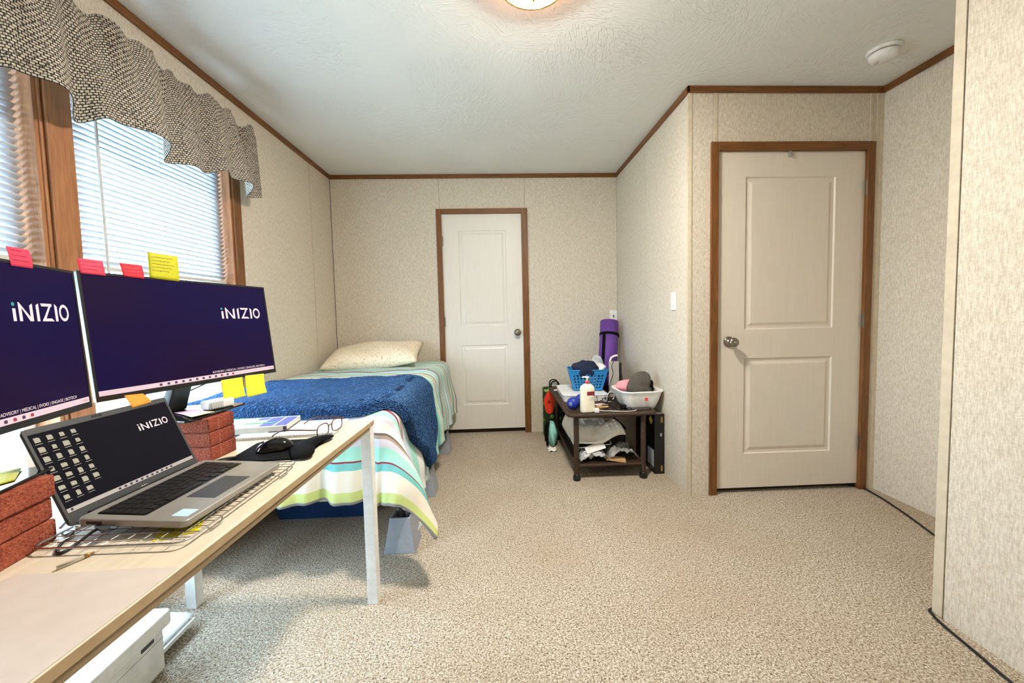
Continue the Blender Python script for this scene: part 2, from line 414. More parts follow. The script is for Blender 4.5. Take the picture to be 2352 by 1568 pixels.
def fit_text(body, width, height, name='lettering'):
    """lettering as a flat mesh in the xy plane, lower left at the origin"""
    me = text_mesh(body, 1.0, name); xs = [v.co.x for v in me.vertices]; ys = [v.co.y for v in me.vertices]
    sx, sy = width/(max(xs)-min(xs)), height/(max(ys)-min(ys))
    for v in me.vertices: v.co.x = (v.co.x-min(xs))*sx; v.co.y = (v.co.y-min(ys))*sy
    return me
def rrect(w, h, r, n=5, cx=0, cy=0):
    p = []
    for (sx, sy, a0) in ((1, 1, 0), (-1, 1, 90), (-1, -1, 180), (1, -1, 270)):
        for k in range(n+1):
            a = R(a0+90*k/n); p.append((cx+sx*(w/2-r)+r*math.cos(a), cy+sy*(h/2-r)+r*math.sin(a)))
    return p
def smooth_path(pts, n=8):
    P = [Vector(p) for p in pts]; out = []
    for i in range(len(P)-1):
        a, b, c, d = P[max(i-1, 0)], P[i], P[i+1], P[min(i+2, len(P)-1)]
        for k in range(n):
            t = k/n
            out.append(.5*((2*b)+(c-a)*t+(2*a-5*b+4*c-d)*t*t+(3*b-a-3*c+d)*t**3))
    out.append(P[-1]); return out
def frame_matrix(o, x, y, z):
    M_ = Matrix.Identity(4)
    for i in range(3): M_[i][0], M_[i][1], M_[i][2], M_[i][3] = x[i], y[i], z[i], o[i]
    return M_

# ================================================================ ROOM
struct('floor', bx(XL-.12, XN+.12, YR-.12, YB+.12, -.1, 0), CARPET, 'beige speckled carpet covering the bedroom floor')
struct('ceiling', bx(XL-.12, XN+.12, YR-.12, YB+.12, H, H+.1), CEIL, 'off-white stomp textured ceiling')
tag(obj('ground', bx(-40, XL-.6, -40, 40, -1.0, -.9), GRASS), 'pale gravel and grass outside the windows', kind='structure')
PT = .008   # panel thickness
def wall(name, label, axis, at, side, back, panels, gap=.0012):
    """axis: the wall's normal axis; side: sign of the room side; back, panels: rectangles (a0, a1, z0, z1)"""
    def rb(mb, a0, a1, z0, z1, d0, d1):
        lo, hi = sorted((at-side*d0, at-side*d1))
        return mb.box(lo, hi, a0, a1, z0, z1) if axis == 0 else mb.box(a0, a1, lo, hi, z0, z1)
    mb = MB()
    for r in back: rb(mb, *r, PT, .11)
    w = struct(name, mb, GAP, label)
    for (a0, a1, z0, z1) in panels:
        obj('panel', rb(MB(), a0+gap, a1-gap, z0, z1, 0, PT-.0005), WALL, w)
    return w
# left wall with two window openings
lb = [(YR-.1, YB+.11, 0, WZ0), (YR-.1, YB+.11, WZ1, H), (WIN[0][1], YB+.11, WZ0, WZ1), (WIN[1][1], WIN[0][0], WZ0, WZ1), (YR-.1, WIN[1][0], WZ0, WZ1)]
lp = [(3.303, YB, 0, H), (2.339, 3.303, 0, H)]
edges = [2.339, 1.4425, .5025]
for a, b in zip(edges[1:], edges[:-1]): lp += [(a, b, 0, WZ0), (a, b, WZ1, H)]
lp += [(WIN[1][1], 1.4425, WZ0, WZ1), (1.4425, WIN[0][0], WZ0, WZ1), (.5025, WIN[1][0], WZ0, WZ1), (YR, .5025, 0, H)]
wall_left = wall('wall_left', 'beige vinyl panelled window wall behind the desk', 0, XL, 1, lb, lp)
D1 = (-.5155, .2355, 2.083); D2 = (1.3115, 2.2315, 2.076)
wall_back = wall('wall_back', 'beige vinyl panelled end wall behind the bed head', 1, YB, -1,
     [(XL-.1, D1[0], 0, H), (D1[1], XR+.1, 0, H), (D1[0], D1[1], D1[2], H)],
     [(XL+.003, -.526, 0, H), (-.526, .268, D1[2], H), (.268, XR, 0, H)])
wall_right = wall('wall_right', 'beige vinyl panelled wall beside the wicker table', 0, XR, -1,
     [(YD+.12, YB+.1, 0, H)], [(YD, 2.968, 0, H), (2.968, YB, 0, H)])
wall_center = wall('wall_center', 'beige wall around the nearer white door', 1, YD, -1,
     [(XR+.008, D2[0], 0, H), (D2[1], XN+.1, 0, H), (D2[0], D2[1], D2[2], H)],
     [(XR, 1.284, 0, H), (1.284, 2.257, D2[2], H), (2.257, XN, 0, H)])
wall_far = wall('wall_far_right', 'beige wall right of the nearer white door', 0, XN, -1, [(YP, YD+.1, 0, H)], [(YP, YD, 0, H)])
wall_near = wall('wall_near_right', 'pale wall end close to the camera on the right', 0, XP, -1, [(YR-.1, YP-.008, 0, H)], [(YR, YP-.031, 0, H), (YP-.031, YP, 0, H)])
wall('wall_return', 'short wall return behind the near wall end', 1, YP, 1, [(XP+.008, XN+.1, 0, H)], [(XP, XN, 0, H)])
wall('wall_rear', 'beige wall behind the camera', 1, YR, 1, [(XL-.1, XP+.1, 0, H)], [(XL, 0, 0, H), (0, XP, 0, H)])
# seam strips standing proud of the panels
def strip_y(parent, x0, x1, z0, z1): return obj('seam_strip', bx(x0, x1, YD-.004, YD, z0, z1), STRIP, parent, bevel=.0015)
for x0, x1 in ((XR, 1.158), (1.284, 1.309)): strip_y(wall_center, x0, x1, 0 if x0 < 1.2 else 2.125, 2.404)
for x0, x1 in ((2.238, 2.257), (2.279, 2.303)): strip_y(wall_center, x0, x1, 2.125 if x0 < 2.26 else 0, 2.404)
obj('seam_strip', bx(2.303, XN, YD-.006, YD, 0, 2.404), STRIP, wall_center, bevel=.001)
obj('seam_strip', bx(XR-.003, XR, YD, YD+.02, 0, 2.404), STRIP, wall_right)
obj('corner_strip', bx(XP-.004, XP, YP-.030, YP+.003, 0, H), STRIP, wall_near, bevel=.0015)
obj('seam_strip', bx(XL, XL+.002, 3.303, 3.316, 0, 2.404), STRIP, wall_left)
# crown trim
CT, CP = .037, .013
trims = [(bx(XL, XL+CP, YR, YB, H-CT, H), TRIMY, 'left wall'), (bx(XL, XR, YB-CP, YB, H-CT, H), TRIMH, 'end wall'),
         (bx(XR-CP, XR, YD-CP, YB, H-CT, H), TRIMY, 'wall beside the wicker table'), (bx(XR-CP, XN, YD-CP, YD, H-CT, H), TRIMH, 'wall over the nearer door'),
         (bx(XN-CP, XN, YP, YD, H-CT, H), TRIMY, 'wall right of the nearer door'), (bx(XP-CP, XP, YR, YP-.031, H-CT, H), TRIMY, 'near right wall'), (bx(XL, XP, YR, YR+CP, H-CT, H), TRIMH, 'wall behind the camera')]
for i, (mb, mt, w) in enumerate(trims): struct('trim_%d' % (i+1), mb, mt, 'brown wood ceiling trim along the '+w, bevel=.002)

# ---------------------------------------------------------------- doors
def door(n, label, y, x0, x1, z0, z1, px0, px1, pz, casing, casing_top, knob_x, knob_z, hinges, hinge_x, paint):
    root = bpy.data.objects.new('door_%d' % n, None); COL.objects.link(root); tag(root, label, kind='structure')
    yf = y+.010; mb = MB().box(x0, x1, yf+.008, yf+.036, z0, z1)
    zs = [z0, pz[0][0], pz[0][1], pz[1][0], pz[1][1], z1]
    mb.box(x0, px0, yf, yf+.008, z0, z1); mb.box(px1, x1, yf, yf+.008, z0, z1)
    for k in (0, 2, 4): mb.box(px0, px1, yf, yf+.008, zs[k], zs[k+1])
    slab = obj('slab', mb, paint, root)
    for (a, b) in pz:
        q = MB(); rings = [(0, 0), (.006, .0075), (.022, .0075), (.040, .0015)]; vs = []
        for o_, d in rings: vs += [(px0+o_, yf+d, a+o_), (px1-o_, yf+d, a+o_), (px1-o_, yf+d, b-o_), (px0+o_, yf+d, b-o_)]
        fs = []
        for k in range(len(rings)-1):
            for e in range(4): fs.append((k*4+e, k*4+(e+1) % 4, (k+1)*4+(e+1) % 4, (k+1)*4+e))
        fs.append((12, 13, 14, 15)); q.add(vs, fs)
        obj('raised_panel', q, paint, slab, fix=True)
    c0, c1 = casing; t = casing_top
    for (a, b, c, d) in ((c0, x0+.002, 0, t), (x1-.002, c1, 0, t), (x0+.002, x1-.002, z1+.001, t)):
        obj('casing', bx(a, b, y-.012, y+.02, c, d), TRIM if d-c > 1 else TRIMH, root, bevel=.002)
    obj('dark_backing', bx(x0, x1, y+.05, y+.10, 0, z1+.01), GAP, root)  # dark box added behind the slab: darkness in the gap, no light leak
    # knob
    M_ = Matrix.Translation((knob_x, yf, knob_z)) @ Matrix.Rotation(PI/2, 4, 'X')
    k = obj('knob', MB().lathe([(.001, 0), (.033, 0), (.033, .004), (.028, .009), (.012, .012), (.011, .028), (.018, .034), (.026, .042), (.029, .052), (.026, .062), (.016, .067), (.001, .068)], 28, M=M_), NICKEL, root, smooth=True)
    obj('keyhole', MB().lathe([(.001, .0675), (.007, .0685), (.006, .072), (.001, .072)], 14, M=M_), ALU, k)
    for hz in hinges:
        h = MB().lathe([(.0055, -.045), (.0055, .045)], 10, c=(hinge_x, y-.006, hz))
        h.box(hinge_x-.016, hinge_x+.016, y-.0035, y-.001, hz-.044, hz+.044)
        obj('hinge', h, NICKEL, root)
    return root
d1 = door(1, 'narrow white two-panel door in the end wall beside the bed', YB, -.513, .233, .045, 2.081, -.358, .083, ((.280, .853), (1.034, 1.929)), (-.5587, .2896), 2.126, .177, .966, (1.83, 1.08), -.516, DOORW)
d2 = door(2, 'wide cream two-panel door nearest the camera', YD, 1.314, 2.229, .033, 2.074, 1.491, 2.047, ((.247, .842), (1.017, 1.927)), (1.2698, 2.2727), 2.124, 1.395, .945, (1.857, 1.058, .297), 2.232, DOOR)
obj('door_hook', MB().box(1.748, 1.760, YD-.004, YD+.012, 2.045, 2.074).box(1.750, 1.758, YD-.012, YD-.003, 2.040, 2.052), ALU, d2)

# ---------------------------------------------------------------- windows
for n, (y0, y1) in enumerate(WIN):
    w = bpy.data.objects.new('window_%d' % (n+1), None); COL.objects.link(w)
    tag(w, ['double-hung window behind the right monitor', 'double-hung window behind the left monitor'][n], kind='structure')
    xo, xi = XL-.11, XL
    for a, b, c, d in ((y0, y0+.012, WZ0, WZ1), (y1-.012, y1, WZ0, WZ1), (y0+.012, y1-.012, WZ1-.012, WZ1), (y0+.012, y1-.012, WZ0, WZ0+.012)):
        obj('jamb', bx(xo, xi+.004, a, b, c, d), JAMB, w)
    fx0, fx1 = XL-.108, XL-.076; zm = 1.30
    ya, yb_, za, zb = y0+.012, y1-.012, WZ0+.012, WZ1-.012
    for s0, s1 in ((za, zm), (zm, zb)):
        fr = MB()
        fr.box(fx0, fx1, ya, ya+.035, s0, s1).box(fx0, fx1, yb_-.035, yb_, s0, s1).box(fx0, fx1, ya+.035, yb_-.035, s0, s0+.035).box(fx0, fx1, ya+.035, yb_-.035, s1-.035, s1)
        sa = obj('sash', fr, VINYLWHITE, w)
        obj('pane', bx(XL-.094, XL-.090, ya+.034, yb_-.034, s0+.034, s1-.034), GLASS, sa)
    portal('window_light_portal', y0, y1, WZ0, WZ1, XL-.115)
# casings between and around the windows, sill board below
for k, (a, b) in enumerate(((2.335, 2.400), (1.395, 1.49), (.485, .55))):
    mb = MB().box(XL, XL+.016, a, b, WZ0-.06, WZ1+.06)
    if k == 1: mb = MB().box(XL, XL+.010, a, a+.010, WZ0-.06, WZ1+.06).box(XL, XL+.018, a+.013, b, WZ0-.06, WZ1+.06)
    struct('trim_%d' % (k+8), mb, JAMB if k else TRIM, ['brown wood casing at the bed side of the windows', 'wide wood post between the two windows in view', 'wood casing at the near end of the windows'][k], bevel=.003)
struct('trim_12', bx(XL, XL+.03,   .485, 2.400, WZ0-.06, WZ0), TRIMY, 'brown wood sill board under the windows', bevel=.003)
struct('trim_13', bx(XL, XL+.014,  .485, 2.400, WZ1, WZ1+.06), TRIMY, 'brown wood head casing over the windows', bevel=.003)

# ---------------------------------------------------------------- blinds
def blind(label, y0, y1, zbot, group):
    t = thing('window_blind', label, 'blind', (XL-.048, (y0+y1)/2, WZ1-.02), group=group)
    hw = (y1-y0)/2-.02; L = WZ1-.02-zbot
    obj('headrail', bx(-.014, .014, -hw, hw, -.03, .0), SLATRAIL, t, bevel=.002)
    # curved slat, tilted
    def sl(u, v):
        a = (u-.5)*.024; crown = .0018*(1-(2*u-1)**2); th = R(-42)
        return (a*math.cos(th)-crown*math.sin(th), -hw+v*2*hw, -a*math.sin(th)-crown*math.cos(th)+.0)
    base = obj('slat', MB().grid(sl, 5, 9), SLAT, t, smooth=True, loc=(0, 0, -.042), solid=.0006)
    n = int((L-.05)/.0225)
    for i in range(1, n):
        c = share(base, t, loc=(0, 0, -.042-i*.0225)); c.rotation_euler = (random.uniform(-.002, .002), random.uniform(-.05, .05), 0)
    obj('bottom_rail', bx(-.012, .012, -hw, hw, -L, -L+.016), SLATRAIL, t, bevel=.003)
    for a in (-.72, 0, .72):
        obj('ladder_cord', MB().tube([(.013, a*hw, -.03), (.013, a*hw, -L+.008)], .0011, 5), SLATRAIL, t)
    obj('tilt_wand', MB().tube([(.030, -hw+.10, -.02), (.032, -hw+.105, -.95)], .0042, 6), SLATRAIL, t)
    return t
blind('white horizontal slat blind in the window right of the wood post', WIN[0][0], WIN[0][1], 1.352, 'white window blinds')
blind('white horizontal slat blind in the window left of the wood post', WIN[1][0], WIN[1][1], 1.352, 'white window blinds')

# ---------------------------------------------------------------- valance
def valance():
    y0, y1 = .43, 2.452; nu, nv = 420, 34
    def fold(y, d):                      # d: 0 at the rod, 1 at the hem
        a = .020*math.sin(y*19+1.3*math.sin(y*5.1))+.012*math.sin(y*41+2*math.sin(y*7.3))+.006*math.sin(y*83+1)
        b = .036*math.sin(y*15.5+1.3*math.sin(y*4.2+1))+.016*math.sin(y*34+math.sin(y*9))
        return a*(1-d)*.8+b*(.25+.9*d)
    def fn(u, v):
        y = y0+(y1-y0)*u; top = 2.262+.012*math.sin(y*37)+.009*math.sin(y*61); hem = 1.872+.022*math.sin(y*15.5+1.3*math.sin(y*4.2+1)+.6)+.010*math.sin(y*34+math.sin(y*9))
        z = top+(hem-top)*v
        x = XL+.095+fold(y, v)+.03*v
        if v < .12: x -= .012*math.cos(v/.12*PI/2)
        return (x, y+.02*v*math.sin(y*23), z)
    mb = MB().grid(fn, nu, nv); o = obj('window_valance', mb, VALANCE, None, smooth=True, solid=.002, fix=False)
    me = o.data; uv = me.uv_layers.new(name='UVMap')
    # arc length along the gathered cloth
    arc = [0]
    for i in range(1, nu): arc.append(arc[-1]+(Vector(fn(i/(nu-1), .5))-Vector(fn((i-1)/(nu-1), .5))).length)
    for p in me.polygons:
        for li in p.loop_indices:
            vi = me.loops[li].vertex_index; uv.data[li].uv = (arc[vi % nu], (vi//nu)/(nv-1)*.40)
    obj('rod', MB().tube([(XL+.001, y0+.01, 2.215), (XL+.042, y0+.01, 2.215), (XL+.042, y1-.014, 2.215), (XL+.001, y1-.014, 2.215)], .004, 8), WHITEMETAL, o)
    return tag(o, 'gathered black and cream woven valance above the windows', 'valance')
valance()

# ---------------------------------------------------------------- ceiling lamp and smoke alarm
LX, LY = .158, 1.512
t = thing('ceiling_light', 'flush-mounted ceiling light with glowing glass bowl and brass finial', 'ceiling light', (LX, LY, H))
obj('ceiling_pan', MB().lathe([(.095, 0), (.102, -.010), (.001, -.010)], 40), BRASS, t, smooth=True)
amber = emis('added_collar_glow', (255, 150, 50), 14)  # glowing collar added to tint the ceiling orange around the lamp
obj('added_glow_collar', MB().lathe([(.096, -.010), (.112, -.030), (.124, -.056), (.120, -.056), (.094, -.012)], 48, caps=False), amber, t, smooth=True)
obj('rim_ring', MB().lathe([(.122, -.056), (.130, -.058), (.130, -.072), (.127, -.072), (.119, -.060)], 48, caps=False), BRASS, t, smooth=True)
glow = emis('lamp_glass', (255, 245, 230), LAMP_STRENGTH)
obj('glass_bowl', MB().lathe([(.001, -.108), (.04, -.105), (.08, -.096), (.108, -.083), (.124, -.070), (.122, -.064), (.110, -.062), (.001, -.061)], 48), glow, t, smooth=True)
fi = obj('finial', MB().lathe([(.001, -.138), (.005, -.134), (.006, -.129), (.003, -.125), (.007, -.121), (.014, -.115), (.015, -.109), (.001, -.1075)], 20), BRASS, t, smooth=True)
t = thing('smoke_alarm', 'round white smoke alarm on the ceiling above the wide door', 'smoke alarm', (1.985, 1.970, H))
obj('base', MB().lathe([(.072, 0), (.074, -.006), (.070, -.013), (.060, -.015), (.001, -.015)], 36), WHITEPL, t, smooth=True)
obj('vent_ring', MB().lathe([(.056, -.015), (.056, -.020), (.001, -.020)], 36), DARKGREY, t)
obj('cover', MB().lathe([(.061, -.020), (.062, -.026), (.058, -.042), (.048, -.050), (.001, -.052)], 36), WHITEPL, t, smooth=True)
obj('test_button', MB().lathe([(.010, -.0515), (.009, -.055), (.001, -.055)], 16, c=(-.02, .02, 0)), SLATRAIL, t, smooth=True)

# ---------------------------------------------------------------- switch and outlet
t = thing('light_switch', 'white rocker light switch on the wall beside the nearer door', 'switch', (XR, 2.49, 1.203))
obj('plate', bx(-.006, 0, -.036, .036, -.058, .058), WHITEPL, t, bevel=.003); obj('rocker', bx(-.010, -.006, -.016, .016, -.033, .033), VINYLWHITE, t, bevel=.002)
t = thing('wall_outlet', 'white cable outlet above the purple yoga mat', 'outlet', (1.100, YB, 1.098))
obj('plate', bx(-.036, .036, -.006, 0, -.058, .058), WHITEPL, t, bevel=.003); obj('socket', bx(-.006, .006, -.011, -.006, -.012, .014), DARKGREY, t, bevel=.002)

# ================================================================ BED
BX0, BX1, BY0, BY1 = -1.497, -.505, 3.665, 1.760     # wall side, open side, head, foot
BZ = .690
t = thing('bed', 'single bed with mattress and box spring on raised metal frame', 'bed', (0, 0, 0))
obj('mattress', bx(BX0, BX1, BY1, BY0, .490, BZ), MATTRESS, t, bevel=.05)
obj('box_spring', bx(BX0+.01, BX1-.01, BY1+.01, BY0, .300, .488), MATTRESS, t, bevel=.02)
fr = MB()
for y in (1.86, 2.45, 3.05, 3.60): fr.box(BX0+.02, BX1-.02, y-.015, y+.015, .270, .298)
fr.box(BX0+.02, BX0+.05, 1.80, 3.64, .270, .2985).box(BX1-.05, BX1-.02, 1.80, 3.64, .270, .2985)
obj('frame', fr, FRAMEMETAL, t)
for x in (BX0+.085, BX1-.0):
    for y in (1.915, 2.50, 3.25): obj('leg', MB().lathe([(.016, .06), (.016, .270)], 12, c=(x, y, 0)), FRAMEMETAL, t)
def riser(x, y, label):
    t = thing('bed_riser', label, 'bed riser', (x, y, 0), group='plastic bed risers')
    def sq(h, z): return [(-h, -h, z), (h, -h, z), (h, h, z), (-h, h, z)]
    mb = MB(); vs = sq(.078, 0)+sq(.072, .02)+sq(.050, .165)+sq(.040, .165)+sq(.034, .062); fs = [(3, 2, 1, 0)]
    for k in range(4):
        for e in range(4): fs.append((k*4+e, k*4+(e+1) % 4, (k+1)*4+(e+1) % 4, (k+1)*4+e))
    fs.append((16, 17, 18, 19)); mb.add(vs, fs); obj('body', mb, RISER, t, bevel=.006); return t
riser(-.505, 1.915, 'grey plastic bed riser at the foot corner of the bed')
riser(-.505, 2.50, 'grey plastic bed riser halfway along the open side of the bed')
riser(-.505, 3.25, 'grey plastic bed riser near the pillow end beside the white door')

# comforter: a sheet laid over the bed, its colour following the length of the cloth
SL, SW = BY0-.01-(BY1-.02), (BX1+.02)-(BX0+.005)
DROPF, DROPS = .368, .455
CZ = BZ+.030
def drape(d, flare, rad=.075):
    q = rad*PI/2
    if d < q: a = d/rad; return rad*math.sin(a), rad*(1-math.cos(a))
    k = d-q; c = math.cos(flare); s_ = math.sin(flare); return rad+k*s_, rad+k*c
def cloth(s, w):
    """s along the bed from the head, w across from the wall side -> point, before offsets"""
    e = .07
    u, v = max(0, s-(SL-e)), max(0, w-(SW-e))
    x, y = BX0+.005+min(w, SW-e), BY0-.01-min(s, SL-e)
    z = CZ+.006*math.sin(s*9+w*3)*math.sin(w*8+1)
    if u == 0 and v == 0:
        pf = .008*abs(math.sin(s*PI/.24))*abs(math.sin(w*PI/.26)); return Vector((x, y, z+pf))
    rho = (u**3+v**3)**(1/3); ph = math.atan2(v, u); cr_ = math.sin(2*ph)
    o, d = drape(rho, .06+.46*cr_**1.3)
    ripf = .026*math.sin(w*27+1.5*math.sin(w*7))+.013*math.sin(w*61); rips = .022*math.sin(s*17+1.2*math.sin(s*6))+.008*math.sin(s*47)
    amt = min(1, max(0, rho-.1)/.3)
    o += amt*((1-cr_)*(ripf*math.cos(ph)+rips*math.sin(ph))+cr_*.022*math.sin(ph*7+.8))
    o += .007*abs(math.sin(rho*PI/.24))+.022*amt
    return Vector((x+o*math.sin(ph), y-o*math.cos(ph), max(.05, z-d)))
def cloth_n(s, w, h=.004):
    a = cloth(s+h, w)-cloth(s-h, w); b = cloth(s, w+h)-cloth(s, w-h); n = a.cross(b)
    n.normalize(); return n
C = {k: lin(v) for k, v in dict(gr=(150, 148, 146), lime=(196, 208, 132), cream=(226, 220, 206), teal=(112, 186, 186), mar=(140, 40, 66), aqua=(162, 222, 208), lav=(208, 207, 222), taupe=(170, 154, 140), brn=(116, 102, 94), wht=(226, 226, 228), sky=(206, 226, 240), sage=(170, 196, 186), slate=(120, 138, 150)).items()}
bands = [('gr', .012), ('lime', .040), ('cream', .085), ('teal', .030), ('mar', .007), ('aqua', .060), ('lav', .035), ('taupe', .014), ('brn', .010), ('wht', .045), ('lav', .030), ('aqua', .032), ('mar', .015), ('lav', .020), ('taupe', .034), ('sky', .080), ('aqua', .05), ('wht', .05)]
rb_ = random.Random(3)
pool = ['cream', 'sage', 'slate', 'wht', 'aqua', 'gr', 'cream', 'teal', 'mar', 'sage', 'sky', 'taupe']
prev = 'wht'
while sum(b for _, b in bands) < SL+DROPF:
    k = rb_.choice(pool)
    if k == prev: continue
    prev = k; bands.append((k, .006 if k == 'mar' else .010 if k in ('slate', 'gr', 'taupe') else rb_.choice((.018, .026, .036))))
TOT = SL+DROPF-.01
def comforter():
    rows = [TOT]; cols_ = []; pos = 0
    for k, b in bands:
        n = max(1, int(math.ceil(b/.022)))
        for i in range(1, n+1):
            s = TOT-(pos+b*i/n)
            if s <= 0.0: break
            rows.append(s); cols_.append(k)
        pos += b
        if TOT-pos <= 0: break
    nw = 130; WT = SW+DROPS
    vs = []; fs = []
    for s in rows:
        for j in range(nw+1):
            w = WT*j/nw; vs.append(cloth(s, w))
    for i in range(len(rows)-1):
        for j in range(nw): fs.append((i*(nw+1)+j, i*(nw+1)+j+1, (i+1)*(nw+1)+j+1, (i+1)*(nw+1)+j))
    mb = MB().add(vs, fs); o = obj('comforter', mb, QUILT, None, smooth=True, fix=False)
    me = o.data; ca = me.color_attributes.new('dye', 'FLOAT_COLOR', 'CORNER')
    for p in me.polygons:
        c = C[cols_[p.index//nw]]
        for li in p.loop_indices: ca.data[li].color = c
    q = o.modifiers.new('s', 'SOLIDIFY'); q.thickness = .018; q.offset = -1
    return tag(o, 'striped teal cream and maroon comforter draped over the bed', 'comforter')
comforter()
# blue fleece throw across the foot of the bed
def throw():
    nu, nv = 110, 70
    def sw(u, v):
        w = .02+(SW+.36)*u
        near = 1.905-.03*math.sin(u*9)*.3-(max(0, u-.62)/.38)**1.3*.36
        far = 1.14+.02*math.sin(u*7)+max(0, u-.7)*.35
        return far+(near-far)*v, w
    def lay(h):
        def fn(u, v):
            s, w = sw(u, v); p = cloth(s, w); n = cloth_n(s, w)
            eu = min(1, min(u, 1-u)/.03); ev = min(1, min(v, 1-v)/.05)
            k = math.sqrt(max(0, 1-(1-eu)**2))*math.sqrt(max(0, 1-(1-ev)**2))
            bmp = .004*mnoise.noise(p*60)+.006*mnoise.noise(p*9)
            return p+n*(.006+(h+bmp*(h > .01))*k)
        return fn
    a = MB().grid(lay(.040), nu, nv); b = MB().grid(lay(0), nu, nv)
    n0 = len(a.v); a.add(b.v, [tuple(reversed(f)) for f in b.f])
    per = [i for i in range(nu)]+[j*nu+nu-1 for j in range(1, nv)]+[(nv-1)*nu+i for i in range(nu-2, -1, -1)]+[j*nu for j in range(nv-2, 0, -1)]
    for x, y in zip(per, per[1:]+per[:1]): a.f.append((x, y, y+n0, x+n0)); a.mi.append(0)
    o = obj('throw_blanket', a, FLEECE, None, smooth=True)
    return tag(o, 'navy blue fleece throw folded across the foot of the bed', 'blanket')
throw()
# pillow
def pillow():
    def half(sg):
        def fn(u, v):
            x, y = 2*u-1, 2*v-1
            k = max(0, (1-abs(x)**3.2)*(1-abs(y)**3.2))**.42
            pin = 1-.07*(1-abs(x)**2)*0-.06*abs(x*y)
            z = sg*k*(.085 if sg > 0 else .070)+.010*math.sin(x*5+y*3)*k
            return (x*.385*(1-.05*(1-abs(y))), y*.235*(1-.06*(1-abs(x))), z)
        return fn
    mb = MB().grid(half(1), 41, 31); b = MB().grid(half(-1), 41, 31); mb.add(b.v, [tuple(reversed(f)) for f in b.f])
    o = obj('pillow', mb, PILLOW, None, smooth=True)
    b_ = bmesh.new(); b_.from_mesh(o.data); bmesh.ops.remove_doubles(b_, verts=b_.verts, dist=.0008); bmesh.ops.recalc_face_normals(b_, faces=b_.faces); b_.to_mesh(o.data); b_.free()
    o.location = (-1.075, 3.395, .812); o.rotation_euler = (R(14), R(-3), R(3))
    return tag(o, 'cream pillow with tiny floral print at the head of the bed', 'pillow')
pillow()
tag(obj('cloth_label', MB().grid(lambda u, v: (-.405+.035*u+.01*math.sin(v*4), 1.80+.02*v, .235-.115*v*(1-.35*u)), 4, 8), WHITECLOTH, None, smooth=True, solid=.002), 'white fabric tag hanging under the comforter corner', 'fabric tag')

# holed plastic basket walls
def basket(name, label, cat, mat, w, d, h, taper, nx, ny, nz, loc, rot=0, rim=.012, z0f=.12, z1f=.85, group=None):
    t = thing(name, label, cat, loc, (0, 0, rot), group)
    def side(a, zf, k):            # a 0..1 along side k, zf 0..1 up
        f = taper+(1-taper)*zf; W, D = w/2*f, d/2*f; z = h*zf
        c = [(-W, -D), (W, -D), (W, D), (-W, D)]; p, q = c[k], c[(k+1) % 4]
        return (p[0]+(q[0]-p[0])*a, p[1]+(q[1]-p[1])*a, z)
    for k in range(4):
        n = nx if k % 2 == 0 else ny; mb = MB()
        mb.grid(lambda u, v: side(u, v*z0f, k), 6, 2); mb.grid(lambda u, v: side(u, z1f+v*(1-z1f), k), 6, 2)
        a0, a1 = .06, .94
        mb.grid(lambda u, v: side(u*a0, z0f+v*(z1f-z0f), k), 2, 2); mb.grid(lambda u, v: side(a1+u*(1-a1), z0f+v*(z1f-z0f), k), 2, 2)
        for i in range(n):
            for j in range(nz):
                cu0, cu1 = a0+(a1-a0)*i/n, a0+(a1-a0)*(i+1)/n; cv0, cv1 = z0f+(z1f-z0f)*j/nz, z0f+(z1f-z0f)*(j+1)/nz
                cm, vm, ru, rv = (cu0+cu1)/2, (cv0+cv1)/2, (cu1-cu0)*.34, (cv1-cv0)*.36
                ou = []; inn = []
                for q in range(8):
                    an = PI/4*q+PI/8; ca, sa = math.cos(an), math.sin(an); mx = max(abs(ca), abs(sa))
                    ou.append(side(cm+(cu1-cu0)/2*ca/mx, vm+(cv1-cv0)/2*sa/mx, k)); inn.append(side(cm+ru*ca, vm+rv*sa, k))
                cor = [side(cu1, cv1, k), side(cu0, cv1, k), side(cu0, cv0, k), side(cu1, cv0, k)]
                fs = [(q, (q+1) % 8, 8+(q+1) % 8, 8+q) for q in range(8)]+[(0, 16, 1), (2, 17, 3), (4, 18, 5), (6, 19, 7)]
                mb.add(ou+inn+cor, fs)
        obj('side_panel', mb, mat, t, solid=.003)
    f = taper
    obj('bottom', bx(-w/2*f, w/2*f, -d/2*f, d/2*f, 0, .004), mat, t)
    cs = [(-w/2, -d/2, h), (w/2, -d/2, h), (w/2, d/2, h), (-w/2, d/2, h)]
    obj('rim', MB().tube([tuple(p) for p in sum([[Vector(cs[k]).lerp(Vector(cs[(k+1) % 4]), f_) for f_ in (.06, .5, .94)] for k in range(4)], [])], rim/2, 8, closed=True), mat, t, smooth=True)
    return t
basket('laundry_basket', 'dark blue plastic laundry basket under the bed', 'basket', BLUEDK, .60, .42, .225, .86, 12, 8, 1, (-1.02, 2.40, 0), 0, z0f=.42, z1f=.74)

